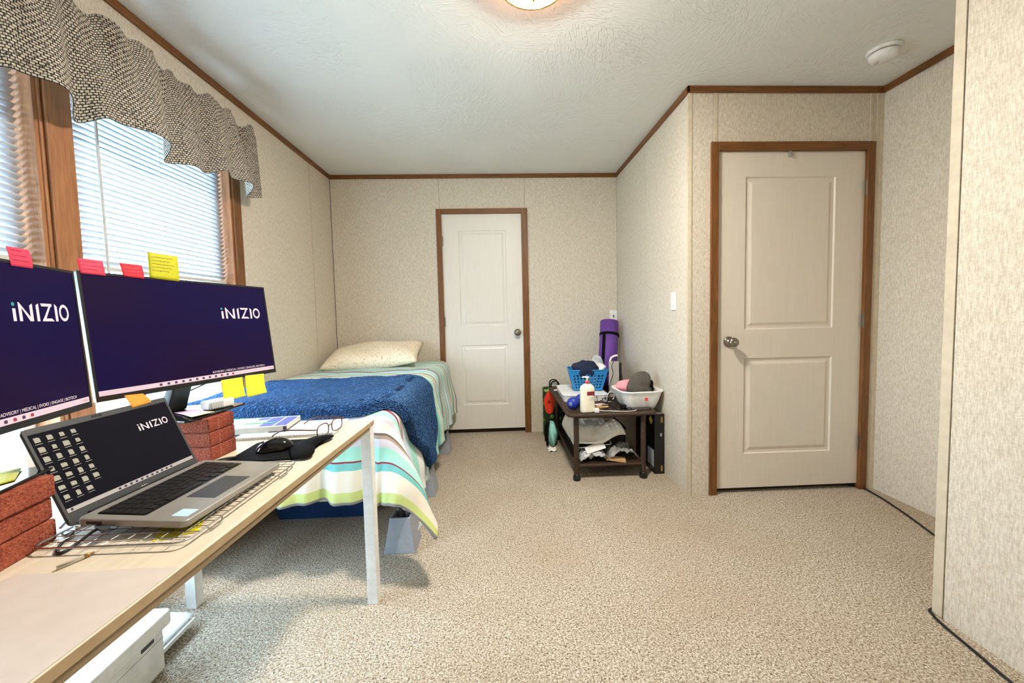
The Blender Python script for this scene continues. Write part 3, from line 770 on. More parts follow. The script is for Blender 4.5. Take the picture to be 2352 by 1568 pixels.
# ================================================================ DESK
DX0, DX1, DY0, DY1, DT = -1.270, -.508, .30, 1.556, .737
t = thing('desk', 'long birch-topped desk with white metal legs', 'desk', (DX1, DY1, 0), (0, 0, -.034))
DW, DL = DX1-DX0, DY1-DY0                     # local origin: the far front corner
obj('desktop', bx(-DW, 0, -DL, 0, DT-.018, DT), DESK, t, bevel=.0015)
for a in ((0, .0008, -DL+.001, -.001), (-DW-.0008, -DW, -DL+.001, -.001)): obj('shaded_edge', bx(*a, DT-.0172, DT-.0012), SHADEDEDGE, t)  # thin strips added to carry the painted edge shade
for x in (-.022, -DW+.002): obj('side_rail', bx(x, x+.020, -DL+.04, -.04, DT-.032, DT-.0182), SHADEDRAIL, t)
for y in (-.024, -DL+.004): obj('end_rail', bx(-DW+.04, -.04, y, y+.020, DT-.045, DT-.0182), WHITEMETAL, t)
leg = obj('leg', bx(-.02, .02, -.02, .02, 0, DT-.0182), WHITEMETAL, t, bevel=.002, loc=(-.021, -.021, 0))
for x, y in ((-DW+.021, -.021), (-.021, -DL+.021), (-DW+.021, -DL+.021)): share(leg, t, (x, y, 0))
tag(obj('added_desk_layer', MB().prism([(-1.0, .33), (-.552, .33), (-.542, .648), (-.60, .652), (-.70, .648), (-.80, .650), (-.8185, .600), (-.8295, .555), (-1.0, .525)], DT, DT+.0012), LAYERMAT), 'pale pinkish layer added over the near end of the desk', 'paper sheet')  # thin layer added for an abrupt tone change, no real sheet lies here

# ---------------------------------------------------------------- brick stacks
def brick(x, y, z, yaw, label):
    mb = MB(); w, d, h = .1, .0495, .0415
    o = obj('brick', MB().box(-w, w, -d, d, 0, h), BRICK, None, bevel=.004, loc=(x+random.uniform(-.003, .003), y+random.uniform(-.003, .003), z), rot=(0, 0, yaw+random.uniform(-.03, .03)))
    return tag(o, label, 'brick', 'red bricks propping up the monitors')
BH = .0420
for i, w_ in enumerate(('bottom', 'middle', 'top')):
    brick(-.938, 1.2015, DT+i*BH, -.04, w_+' red brick of the stack behind the laptop')
    brick(-.8865, .655, DT+i*BH, PI/2+.18, w_+' red brick of the stack nearest the camera')
PZ = DT+3*BH

# ---------------------------------------------------------------- monitors
def inizio(parent, mat, x0, y0, w, h, z, teal):
    """the wordmark, flat on the screen plane: local x right, y up"""
    st = h*.17; mb = MB()
    def quad(p): mb.prism([(x0+a*w, y0+b*h) for a, b in p], z, z+.0006)
    k = st/w
    quad([(.02, 0), (.02+k, 0), (.02+k, .66), (.02, .66)])                       # i
    quad([(.115, 0), (.115+k, 0), (.115+k, .74), (.115, 1)]); quad([(.115, 1), (.115+k*.2, 1), (.335, 0), (.335-k*1.3, 0)]); quad([(.335-k, .12), (.335, 0), (.335, .95), (.335-k, .85)])   # N
    quad([(.40, 0), (.40+k, 0), (.40+k, .98), (.40, .88)])                       # I
    quad([(.50, .84), (.68, .84), (.68, 1), (.485, 1)]); quad([(.68, 1), (.68-k*1.2, .86), (.49, .0), (.49+k*1.4, .1)]); quad([(.49, 0), (.70, 0), (.66, .16), (.51, .16)])      # Z
    quad([(.735, 0), (.735+k, 0), (.735+k, .86), (.735, 1)])                     # I
    n = 28; vs = []; fs = []
    for q in range(n):
        a = 2*PI*q/n
        for rr_ in (1, .66): vs.append((x0+w*(.905+.095*rr_*math.cos(a)), y0+h*(.5+.5*rr_*math.sin(a)), z+.0006))
    for q in range(n): r_ = (q+1) % n; fs.append((2*q, 2*r_, 2*r_+1, 2*q+1))
    mb.add(vs, fs)
    lo = obj('wordmark', mb, mat, parent)
    obj('wordmark_dot', MB().lathe([(.001, z+.0007), (st*.62, z+.0007), (.001, z+.0009)], 14, c=(x0+w*.03, y0+h*.88, 0)), teal, parent)
def taskbar(parent, x0, x1, y0, y1, z, n, cx, step, mat=None):
    obj('taskbar', bx(x0, x1, y0, y1, z, z+.0005), mat or BARGLOW, parent)
    h = (y1-y0); mb = MB(); mb2 = MB()
    for i in range(n):
        x = cx+i*step; (mb2 if i in (n-3, n-1) else mb).prism([(x+a*h*.28, (y0+y1)/2+b*h*.26) for a, b in ((-1, -1), (1, -1), (1, .6), (.2, 1), (-1, .8))], z+.0005, z+.0008)
    obj('taskbar_icons', mb, ICONDARK, parent); obj('taskbar_icons', mb2, ICONRED, parent)
def monitor(label, c, yaw, tilt, base_c, base_yaw, neck):
    n = Vector((math.cos(yaw), math.sin(yaw), 0)); r = Vector((-math.sin(yaw), math.cos(yaw), 0))
    up = Vector((0, 0, 1))*math.cos(tilt)-n*math.sin(tilt); nn = r.cross(up)
    roll = -.015; r2 = r*math.cos(roll)+up*math.sin(roll); up2 = -r*math.sin(roll)+up*math.cos(roll)
    t = thing('monitor', label, 'monitor', base_c, group='desktop monitors')
    W_, H_ = .54, .32
    M_ = frame_matrix(Vector(c)-Vector(base_c), r2, up2, nn)
    def part(name, mb, mat, par=None, **k):
        o = obj(name, mb, mat, t, **k); o.matrix_local = M_; return o
    shell = part('shell', MB().prism(rrect(W_, H_, .004), -.010, -.0012), SILVER)
    part('rear_housing', MB().prism(rrect(.36, .22, .03), -.042, -.010), BLACKPL, bevel=.006)
    bz = MB(); t_, b_ = .006, .013
    for q in ((-W_/2, -W_/2+t_, -H_/2, H_/2), (W_/2-t_, W_/2, -H_/2, H_/2), (-W_/2+t_, W_/2-t_, H_/2-t_, H_/2), (-W_/2+t_, W_/2-t_, -H_/2, -H_/2+b_)): bz.box(*q, -.0012, .0006)
    part('bezel', bz, BLACKPL)
    scr = part('screen', bx(-W_/2+t_, W_/2-t_, -H_/2+b_, H_/2-t_, -.0012, -.0002), SCREEN)
    inizio(scr, WHITEGLOW, .083, .043, .152, .037, -.0002, TEALGLOW)
    tm = fit_text('ADVISORY | MEDICAL | EVOKE | ENGAGE | BIOTECH', .197, .0085); tl = obj('lettering', tm, WHITEGLOW, scr); tl.location = (.026, -.1325, .0002)
    taskbar(scr, -W_/2+t_+.001, W_/2-t_-.001, -.1465, -.1315-.0025, -.0002, 12, -.125, .020)
    obj('clock', fit_text('^ 10:24', .02, .004), ICONDARK, scr).location = (.236, -.1425, .0008)
    # stand
    B = Matrix.Rotation(base_yaw, 4, 'Z')
    obj('base_plate', MB().prism([(a, b) for a, b in ((.095, -.115), (.105, -.105), (.105, .105), (.095, .115), (-.06, .085), (-.08, .07), (-.08, -.07), (-.06, -.085))], 0, .006, M=B), BLACKGL, t, bevel=.002)
    nk = [Vector(base_c)*0+B @ Vector((-.045, 0, .006)), M_ @ Vector((0, -.04, -.040))]
    nb = MB(); a0, a1 = nk; wv = (B @ Vector((0, 1, 0)))
    for (p, hw, th) in ((a0, .034, .014), (a1, .030, .012)):
        f_ = (B @ Vector((1, 0, 0)))
        nb.v += [tuple(p+wv*s1*hw+f_*s2*th) for s1, s2 in ((-1, -1), (1, -1), (1, 1), (-1, 1))]
    nb.f += [(0, 1, 2, 3), (7, 6, 5, 4)]+[(e, (e+1) % 4, 4+(e+1) % 4, 4+e) for e in range(4)]; nb.mi += [0]*6
    obj('neck', nb, BLACKPL, t, bevel=.004)
    return t, M_, Matrix.Translation(base_c) @ M_
RMc, LMc = (-.922, 1.234, 1.110), (-.892, .700, 1.112)
monR, _, MR = monitor('right monitor on the farther brick stack, wordmark near its right edge', RMc, -.236, .117, (-.962, 1.222, PZ), -.07, None)
monL, _, ML = monitor('left monitor cut off by the frame, on the nearest brick stack', LMc, .326, .049, (-.948, .660, PZ), .30, None)
# ---------------------------------------------------------------- sticky notes
def note(label, M_, corners, mat, z=.0015, curl=.012, lines=0, sag=0, name='sticky_note'):
    """corners: TL TR BR BL in the plane of M_ (x right, y up)"""
    tl, tr, br, bl = [Vector((a, b, 0)) for a, b in corners]
    def fn(u, v):
        p = tl.lerp(tr, u).lerp(bl.lerp(br, u), v); k = (v if sag else 1-v)
        return M_ @ Vector((p.x, p.y, z+curl*k*k*(.6+.4*u)))
    c = sum((fn(u, v) for u in (0, 1) for v in (0, 1)), Vector())/4
    mb = MB(); n = 9
    mb.grid(lambda u, v: fn(u, v)-c, n, n)
    o = obj(name, mb, mat, None, smooth=True, solid=.0006, loc=c); tag(o, label, 'sticky note', 'sticky notes')
    if lines:
        sc = MB(); nz = (M_.to_3x3() @ Vector((0, 0, 1)))*.0007; rl = random.Random(len(label))
        for i in range(lines):
            v = .16+.52*i/max(1, lines-1); e = rl.uniform(.6, .88)
            sc.tube([fn(.1+(e-.1)*k/22, v+.018*math.sin(k*2.3+i)+.012*rl.uniform(-1, 1))-c+nz for k in range(23)], .0004, 4)
        h = obj('handwriting', sc, INK, o); h['kind'] = 'stuff'
    return o
note('pink sticky note leftmost on top of the right monitor', MR, ((-.265, .190), (-.214, .190), (-.214, .152), (-.264, .153)), PINKNOTE, curl=-.004, lines=3)
note('red sticky note in the middle of the right monitor top edge', MR, ((-.178, .191), (-.126, .192), (-.127, .153), (-.176, .155)), REDNOTE, curl=-.005, lines=3)
note('olive-yellow square sticky note standing on top of the right monitor', MR, ((-.108, .230), (-.028, .231), (-.035, .154), (-.114, .157)), OLIVENOTE, curl=-.003, lines=5)
note('bright yellow sticky note hanging under the right monitor, left of the pair', MR, ((.048, -.156), (.126, -.157), (.118, -.221), (.043, -.224)), YELNOTE, curl=.012, sag=1)
note('bright yellow sticky note hanging under the right monitor, right of the pair', MR, ((.137, -.154), (.213, -.158), (.203, -.226), (.127, -.228)), YELNOTE, curl=.012, sag=1)
note('pink sticky note on top of the left monitor', ML, ((.096, .187), (.154, .189), (.148, .150), (.095, .149)), PINKNOTE, curl=-.006, lines=3)
ZP = frame_matrix((0, 0, PZ+.0065), Vector((1, 0, 0)), Vector((0, 1, 0)), Vector((0, 0, 1)))
note('mauve sticky note on the base of the right monitor', ZP, ((-.985, 1.20), (-.925, 1.165), (-.895, 1.21), (-.960, 1.245)), MAUVENOTE, z=.001, curl=.002)
note('cream sticky note at the front of the right monitor base', ZP, ((-.930, 1.165), (-.875, 1.125), (-.862, 1.195), (-.905, 1.205)), CREAMNOTE, z=.003, curl=.002)
note('yellow paper note on the base of the left monitor', ZP, ((-.995, .66), (-.925, .775), (-.868, .715), (-.905, .60)), OLIVENOTE, z=.001, curl=.002)

# ---------------------------------------------------------------- white charger on the far base
t = thing('charger', 'white ribbed plastic charger block on the right monitor base', 'charger', (-.898, 1.262, PZ+.0062), (0, 0, R(66)))
obj('body', MB().prism(rrect(.078, .048, .010), 0, .027), WHITEPL, t, bevel=.006)
rb2 = MB()
for i in range(9): rb2.box(-.036+i*.0045, -.0345+i*.0045, -.0246, -.023, .003, .024)
obj('ribs', rb2, SILVER, t)
# small white things behind the stand
t = thing('desk_tray', 'white paper tray with pens behind the right monitor stand', 'tray', (-1.135, 1.405, DT), (0, 0, .15))
obj('body', MB().box(-.11, .11, -.10, .10, 0, .004).box(-.11, .11, -.10, -.096, .004, .055).box(-.11, .11, .096, .10, .004, .055).box(-.11, -.106, -.096, .096, .004, .055).box(.106, .11, -.096, .096, .004, .055), WHITEPL, t)
obj('paper_stack', bx(-.10, .10, -.09, .09, .0042, .045), PAPER, t)
for k, (x, y, mt, lb) in enumerate(((-1.07, 1.40, DARKGREY, 'dark grey marker cap standing behind the right monitor stand'), (-1.05, 1.435, REDP, 'red marker cap standing behind the right monitor stand'))):
    tag(obj('marker', MB().lathe([(.006, 0), (.007, .03), (.005, .06), (.003, .072), (.001, .073)], 10), mt, None, smooth=True, loc=(x, y, DT+.0455)), lb, 'marker')
def cable(label, pts, r=.0025, mat=None, n=8, cat='cable', name='cable', close=False):
    P = smooth_path(pts, n); o = obj(name, MB().tube(P, r, 8), mat or CABLE, None, smooth=True); return tag(o, label, cat)
cable('black cable looping from the right monitor down behind its stand', [(-.965, 1.10, .985), (-.985, 1.105, .93), (-.995, 1.10, .88), (-1.00, 1.095, .80), (-1.01, 1.10, DT+.003), (-1.06, 1.12, DT+.003)], .0028)
cable('thin black cable sagging across under the right monitor', [(-.945, 1.345, .962), (-.985, 1.33, .935), (-1.04, 1.27, .905), (-1.07, 1.18, .895), (-1.09, 1.06, .885)], .0022)

# ---------------------------------------------------------------- wire rack and laptop
RZ = DT+.0135
t = thing('cooling_rack', 'steel wire cooling rack under the laptop', 'rack', (-.708, .898, DT), (0, 0, -.01))
rw, rl = .135, .194
fr = MB().tube([(x, y, .0115) for x, y in rrect(2*rw, 2*rl, .02, 4)], .002, 6, closed=True)
obj('frame', fr, CHROME, t, smooth=True)
wg = MB()
for i in range(1, 20): y = -rl+2*rl*i/20; wg.tube([(-rw, y, .0115), (rw, y, .0115)], .0009, 4)
for i in range(1, 9): x = -rw+2*rw*i/9; wg.tube([(x, -rl, .0100), (x, rl, .0100)], .0009, 4)
g_ = obj('wire_grid', wg, CHROME, t); g_['kind'] = 'stuff'
for sx in (-1, 1):
    for y in (-.12, .12): obj('foot', MB().tube(smooth_path([(sx*rw, y-.02, .0115), (sx*(rw+.004), y-.014, .0022), (sx*(rw+.004), y+.014, .0022), (sx*rw, y+.02, .0115)], 5), .0017, 6), CHROME, t, smooth=True)
LW, LD = .302, .212
PITCHL = R(2.6)
lap = thing('laptop', 'open dark grey laptop on the wire rack', 'laptop', (-.706, .905, RZ+.004), (0, 0, -.054))
lap.rotation_euler = (0, PITCHL, -.054)
base = obj('base', MB().prism(rrect(LD, LW, .012), 0, .0145), ALU, lap, bevel=.003)
TOP = .0145
kb = obj('keyboard', MB().prism(rrect(.098, .266, .004, cx=-.036), TOP-.001, TOP+.0006), BLACKPL, lap)
k0 = None
rows_ = [(14, .0085), (14, .0145), (14, .0145), (13, .0145), (12, .0145), (8, .0145)]
xk = -.083
for ri, (nk_, dep) in enumerate(rows_):
    wk = .262/nk_; x = xk+dep/2; xk += dep+.0018
    proto = None
    for q in range(nk_):
        y = -.131+wk*(q+.5); ww = wk
        if ri == 5:
            ys = [-.122, -.103, -.085, -.030, .030, .052, .085, .115][q]; ww = [.019, .016, .017, .088, .017, .017, .026, .026][q]; y = ys
            obj('key', MB().box(-dep/2, dep/2, -ww/2+.001, ww/2-.001, 0, .0016), KEY, kb, loc=(x, y, TOP+.0006)); continue
        if proto is None: proto = obj('key', MB().box(-dep/2, dep/2, -ww/2+.001, ww/2-.001, 0, .0016), KEY, kb, loc=(x, y, TOP+.0006))
        else: share(proto, kb, (x, y, TOP+.0006))
obj('touchpad', bx(.026, .088, -.055, .055, TOP-.0004, TOP+.0004), DARKGREY, lap)
obj('sticker', bx(.062, .094, -.132, -.104, TOP, TOP+.0003), plain('pale_blue_sticker', (190, 226, 240), .4), lap)
obj('port', bx(-.085, -.055, -LW/2-.0004, -LW/2+.003, .004, .010), BLACKPL, lap)
lid_t = .5-PITCHL
LM_ = frame_matrix((-LD/2-.010, 0, -.003), Vector((0, 1, 0)), Vector((-math.sin(lid_t), 0, math.cos(lid_t))), Vector((math.cos(lid_t), 0, math.sin(lid_t))))
LH = .206
lid = obj('lid', MB().prism(rrect(LW, LH, .010, cy=LH/2), -.006, -.0005), DARKGREY, lap, bevel=.002); lid.matrix_local = LM_
obj('hinge', MB().tube([(-LD/2-.006, -.12, .008), (-LD/2-.006, .12, .008)], .006, 8), BLACKPL, lap)
def lpart(name, mb, mat, par=lid): return obj(name, mb, mat, par)
bz = MB(); bl, bt, bb = .006, .013, .025
bz.box(-LW/2+.001, -LW/2+bl, .002, LH-.001, -.0005, .0006).box(LW/2-bl, LW/2-.001, .002, LH-.001, -.0005, .0006).box(-LW/2+bl, LW/2-bl, LH-bt, LH-.001, -.0005, .0006).box(-LW/2+bl, LW/2-bl, .002, bb, -.0005, .0006)
lpart('bezel', bz, DARKGREY)
ls = lpart('screen', bx(-LW/2+bl, LW/2-bl, bb, LH-bt, -.0005, .0002), SCR_LAP)
cam_m = MB().lathe([(.001, .0006), (.0035, .0009), (.001, .0010)], 12, c=(-.012, LH-.0065, 0)).box(-.030, -.016, LH-.0085, LH-.0045, .0006, .0010)
lpart('webcam', cam_m, BLACKPL)
lpart('maker_lettering', fit_text('DELL', .019, .0068), WHITEGLOW).location = (-.004, .009, .0010)
tb = emis('laptop_taskbar', (216, 204, 190), .6)
# wordmark, icons and taskbar on the laptop screen
def lap_inizio():
    inizio(lid, WHITEGLOW, .050, .138, .078, .0175, .0003, WHITEGLOW)
lap_inizio()
obj('taskbar', bx(-LW/2+bl+.001, LW/2-bl-.001, bb+.001, bb+.0095, .0002, .0005), tb, lid)
mb = MB()
for i in range(11): x = -.045+i*.0125; mb.prism([(x+a*.0026, bb+.0052+b*.0024) for a, b in ((-1, -1), (1, -1), (1, .7), (0, 1), (-1, .6))], .0005, .0008)
mb.box(-.138, -.134, bb+.003, bb+.0078, .0005, .0008)
obj('taskbar_icons', mb, ICONDARK, lid)
mb = MB(); ri_ = random.Random(5)
for cx_ in range(4):
    for cy_ in range(7):
        if cx_ == 3 and cy_ > 5: continue
        x = -.134+cx_*.0205; y = LH-bt-.013-cy_*.0205; w_, h_ = ri_.uniform(.0035, .0055), ri_.uniform(.004, .0055)
        mb.prism([(x+a*w_, y+b*h_) for a, b in ((-1, -1), (1, -1), (1, .6), (.5, 1), (-1, 1))], .0002, .0006)
        mb.box(x-.006, x+.006, y-.0092, y-.0082, .0002, .0005)
ic = obj('desktop_icons', mb, ICONGLOW, lid); ic['kind'] = 'stuff'
bpy.context.view_layer.update()
ML_LID = Matrix.LocRotScale(lap.location, lap.rotation_euler, None) @ LM_
note('orange sticky note folded over the top edge of the laptop lid', ML_LID, ((.060, .233), (.108, .229), (.110, .200), (.059, .197)), ORGNOTE, z=.0014, curl=-.008)
tag(obj('paper_slip', MB().prism([(-.655, .73), (-.595, .76), (-.625, .83), (-.69, .80)], DT+.0002, DT+.001), YELNOTE), 'yellow paper slip under the wire rack', 'paper slip')
# cables round the laptop
cable('black charging cable bent on the desk left of the laptop', [(-.772, .751, DT+.0185), (-.776, .745, DT+.016), (-.783, .727, DT+.007), (-.784, .707, DT+.004), (-.790, .702, DT+.0035), (-.803, .712, DT+.0035), (-.820, .735, DT+.0035), (-.835, .768, DT+.0035)], .0028)
t = thing('cable_plug', 'dark grey cable plug at the left side of the laptop', 'plug', (-.762, .752, DT+.0205), (0, 0, R(150)))
obj('body', MB().prism(rrect(.040, .012, .003), -.0035, .0035), DARKGREY, t, bevel=.001); obj('collar', MB().prism(rrect(.008, .009, .002, cx=.024), -.003, .003), BLACKPL, t)
cable('white cable coiled at the back corner of the wire rack', [(-.80, .80, DT+.0165), (-.815, .765, DT+.0165), (-.835, .775, DT+.0165), (-.845, .81, DT+.0165), (-.862, .84, DT+.0165), (-.872, .80, DT+.0165), (-.865, .775, DT+.012)], .0025, WCABLE)
cable('black cable loop in front of the farther brick stack', [(-.85, 1.088, DT+.004), (-.82, 1.095, DT+.012), (-.79, 1.120, DT+.016), (-.772, 1.142, DT+.012), (-.785, 1.146, DT+.006), (-.81, 1.128, DT+.004), (-.84, 1.115, DT+.004)], .0030)
# pen
t = thing('pen', 'short pen end with gold tip lying at the edge of the added pale layer', 'pen', (-.7365, .6755, DT+.0046), (0, PI/2, R(66)))
obj('barrel', MB().lathe([(.0036, -.020), (.0038, .008), (.0034, .012)], 10), PENBODY, t, smooth=True)
obj('ink_tube', MB().lathe([(.0015, -.0195), (.0015, .0115)], 8), BLACKPL, t)
obj('tip', MB().lathe([(.0034, .012), (.0028, .018), (.001, .026)], 10), GOLDTIP, t, smooth=True)

# ---------------------------------------------------------------- mouse pad, mouse, notebook, book, glasses
t = thing('mouse_pad', 'black mouse pad with raised wrist rest', 'mouse pad', (-.680, 1.222, DT), (0, 0, .06))
obj('pad', MB().prism(rrect(.215, .185, .025, cx=-.01), 0, .005), BLACKF, t, bevel=.001)
def wr(u, v):
    a = 2*PI*u; y = -.105+.21*v; k = math.sqrt(max(.0, 1-abs(2*v-1)**4)); cx = .082-.030*(math.sin(v*PI))**2+.012
    return (cx+.036*math.cos(a)*(.35+.65*k), y, .0052+.008*k+.008*k*math.sin(a)+(0 if math.sin(a) > 0 else 0))
obj('wrist_rest', MB().grid(wr, 18, 25, wrapu=True), plain('black_lycra', (6, 6, 8), .9, spec=.15), t, smooth=True)
def ms(u, v):
    a = PI*(u); x = -.052+.104*v; k = math.sqrt(max(0, 1-abs(2*v-1)**2.6)); hgt = .034*(k**.8)*(.75+.35*math.sin(v*PI*.9))
    return (x, -.031*k*math.cos(a)*(1-.10*math.sin(v*PI)), hgt*math.sin(a)**.7)
t = thing('computer_mouse', 'glossy black computer mouse on the mouse pad', 'mouse', (-.700, 1.212, DT+.0056), (0, 0, .35))
obj('shell', MB().grid(ms, 19, 25), BLACKGL, t, smooth=True)
obj('scroll_wheel', MB().lathe([(.001, -.003), (.006, -.003), (.006, .003), (.001, .003)], 14, M=Matrix.Translation((-.030, 0, .0255)) @ Matrix.Rotation(PI/2, 4, 'X')), DARKGREY, t)
t = thing('notebook', 'white ruled spiral notebook under the glasses', 'notebook', (-.755, 1.437, DT), (0, 0, .10))
obj('pages', bx(-.160, .160, -.090, .095, 0, .009), PAPER, t, bevel=.001)
obj('cover', bx(-.162, .162, -.092, .097, .0, .0008), plain('notebook_back', (150, 160, 170), .6), t)
sp = MB()
for i in range(34): x = -.155+i*.0094; sp.tube([(x, -.091+.006*math.cos(2*PI*k/8), .0055+.006*math.sin(2*PI*k/8)) for k in range(8)], .0008, 4, closed=True)
s_ = obj('spiral', sp, CHROME, t); s_['kind'] = 'stuff'
rl_ = MB()
for i in range(20): rl_.box(-.15, .15, -.075+i*.0085, -.0745+i*.0085, .009, .0092)
q_ = obj('ruled_lines', rl_, GREYP, t); q_['kind'] = 'stuff'
t = thing('book', 'blue and white paperback lying on the notebook', 'book', (-.880, 1.452, DT+.0095), (0, 0, .13))
obj('page_block', bx(-.103, .103, -.068, .070, .002, .019), PAGEEDGE, t)
obj('cover', MB().box(-.106, .106, -.070, .072, 0, .002).box(-.106, .106, -.070, .072, .019, .021).box(-.106, .106, .070, .072, .002, .019), BOOKWHITE, t)
obj('back_band', MB().box(.050, .1065, -.0705, .0725, -.0002, .0022).box(.098, .1065, -.0705, -.060, .002, .019), plain('book_navy', (26, 30, 60), .4), t)
obj('cover_print', MB().box(.012, .058, -.062, .062, .021, .0213).box(.064, .104, -.062, .062, .021, .0213).box(-.03, .008, .03, .066, .021, .0213), BOOKBLUE, t)
obj('cover_swoosh', MB().prism([(.06+.07*math.cos(a)*.9-.06, -.02+.018*math.sin(a)) for a in [PI*k/10 for k in range(11)]]+[(-.06+.05, -.018)], .0214, .0217), BOOKGREEN, t)
def glasses():
    g = thing('eyeglasses', 'tortoiseshell eyeglasses resting on the notebook and mouse pad', 'glasses', (-.588, 1.345, DT+.0105), (0, 0, 0))
    def rim(cx):
        pts = []
        for k in range(24):
            a = 2*PI*k/24; x = .0255*math.copysign(abs(math.cos(a))**.75, math.cos(a)); z = .0185*math.copysign(abs(math.sin(a))**.75, math.sin(a))
            pts.append((cx+x, 0, .021+z))
        return pts
    # local: x across the lenses, y back along the temples
    for k, cx in enumerate((-.033, .033)):
        r_ = obj('rim', MB().tube(rim(cx), .0016, 8, closed=True), TORTOISE, g, smooth=True)
        obj('lens', MB().add([(a, 0, c) for a, b, c in rim(cx)], [tuple(range(24))]), LENS, r_)
    obj('bridge', MB().tube(smooth_path([(-.009, 0, .026), (0, -.002, .030), (.009, 0, .026)], 5), .0016, 8), TORTOISE, g, smooth=True)
    for sx in (-1, 1):
        obj('temple', MB().tube(smooth_path([(sx*.059, 0, .030), (sx*.068, .004, .031), (sx*.071, .05, .031), (sx*.070, .10, .028), (sx*.068, .125, .018), (sx*.066, .14, .008)], 5), .0018, 8), TORTOISE, g, smooth=True)
    g.rotation_euler = (0, 0, R(78)); g.scale = (1.15, 1.15, 1.15); return g
glasses()

# ================================================================ PRINTER under the desk
t = thing('printer', 'white inkjet printer on the carpet under the desk', 'printer', (-1.305, 1.110, 0), (0, 0, .02))
obj('body', MB().prism(rrect(.375, .315, .015), .012, .150), WHITEPL, t, bevel=.005)
obj('foot_base', MB().prism(rrect(.35, .29, .015), 0, .0118), SLATRAIL, t)
obj('side_seam', bx(.1868, .1882, -.150, .150, .118, .120), GREYP, t)
obj('grip_recess', bx(.1866, .1884, .070, .115, .130, .142), DARKGREY, t)
lidp = obj('scanner_lid', MB().prism(rrect(.400, .345, .018, cy=.006), .1505, .197), WHITEPL, t, bevel=.006)
obj('lid_line', bx(.150, .152, -.14, .16, .197, .1975), GREYP, lidp)
pb = MB()
for i in range(6): pb.prism([(.172+.006*math.cos(a)*.8, .140-i*.028+.007*math.sin(a)) for a in [2*PI*k/10 for k in range(10)]], .197, .1978)
b_ = obj('control_buttons', pb, SLATRAIL, lidp); b_['kind'] = 'stuff'
obj('output_tray', MB().box(-.13, .155, .155, .315, .030, .036).box(.150, .155, .155, .325, .036, .044), WHITEPL, t)
tag(obj('printed_sheet', MB().grid(lambda u, v: (-1.395+.225*u, 1.292+.165*v, .046+.010*math.sin(u*3)*v), 8, 8), PAPER, None, smooth=True, solid=.0006), 'white paper sheet lying in the printer tray', 'paper sheet')

# ================================================================ WICKER TABLE
TX0, TX1, TY0, TY1, TZ = .452, 1.042, 2.548, 3.505, .470
t = thing('wicker_table', 'dark brown wicker side table with lower shelf', 'side table', (0, 0, 0))
def ringpath(x0, x1, y0, y1, z, r=.03): return [(x, y, z) for x, y in rrect(x1-x0, y1-y0, r, 5, (x0+x1)/2, (y0+y1)/2)]
def rope(x0, x1, y0, y1, z, r):
    # closed ring with wrapped ridges
    P = ringpath(x0, x1, y0, y1, z); out = []
    for i in range(len(P)):
        a, b = Vector(P[i]), Vector(P[(i+1) % len(P)]); n = max(1, int((b-a).length/.004))
        out += [a.lerp(b, k/n) for k in range(n)]
    rr = [r*(1 if i % 2 else .86) for i in range(len(out))]
    return MB().tube(out, r, 8, closed=True, rr=rr)
obj('top_rim', rope(TX0, TX1, TY0, TY1, TZ-.014, .014), WICKER, t, smooth=True)
def weave(x0, x1, y0, y1, z, n, m, amp, w):
    mb = MB()
    for i in range(n):
        x = x0+(x1-x0)*(i+.5)/n; k = 40
        mb.grid(lambda u, v: (x+(u-.5)*w, y0+(y1-y0)*v, z+amp*math.sin(v*m*PI+(i % 2)*PI)), 2, k*2)
    for j in range(m):
        y = y0+(y1-y0)*(j+.5)/m
        mb.grid(lambda u, v: (x0+(x1-x0)*v, y+(u-.5)*w, z+amp*math.sin(v*n*PI+(j % 2)*PI+PI)), 2, 60)
    return mb
o_ = obj('top_weave', weave(TX0+.005, TX1-.005, TY0+.005, TY1-.005, TZ-.010, 20, 32, .002, .021), WICKER, t, solid=.002); o_['kind'] = 'stuff'
obj('shelf_rim', rope(.505, .972, 2.585, 3.450, .100, .012), WICKER, t, smooth=True)
o_ = obj('shelf_weave', weave(.508, .969, 2.588, 3.447, .103, 16, 28, .002, .021), WICKER, t, solid=.002); o_['kind'] = 'stuff'
prof = [(.018, .035)]
z = .035
while z < TZ-.03: prof += [(.0165, z+.002), (.0190, z+.006)]; z += .008
lg = None
for x, y in ((.508, 2.588), (.970, 2.588), (.508, 3.452), (.970, 3.452)):
    if lg is None:
        lg = obj('leg', MB().lathe(prof, 14), WICKER, t, smooth=True, loc=(x, y, 0)); ft = obj('foot_cap', MB().lathe([(.027, 0), (.027, .020), (.022, .036), (.019, .042)], 14), BLACKPL, lg, smooth=True)
    else:
        c = share(lg, t, (x, y, 0)); share(ft, c)
for (a, b) in (((.52, 2.588), (.955, 2.588)), ((.52, 3.452), (.955, 3.452)), ((.508, 2.60), (.508, 3.44)), ((.970, 2.60), (.970, 3.44))):
    obj('stretcher', MB().tube([(a[0], a[1], TZ-.036), (b[0], b[1], TZ-.036)], .008, 8), WICKER, t, smooth=True)

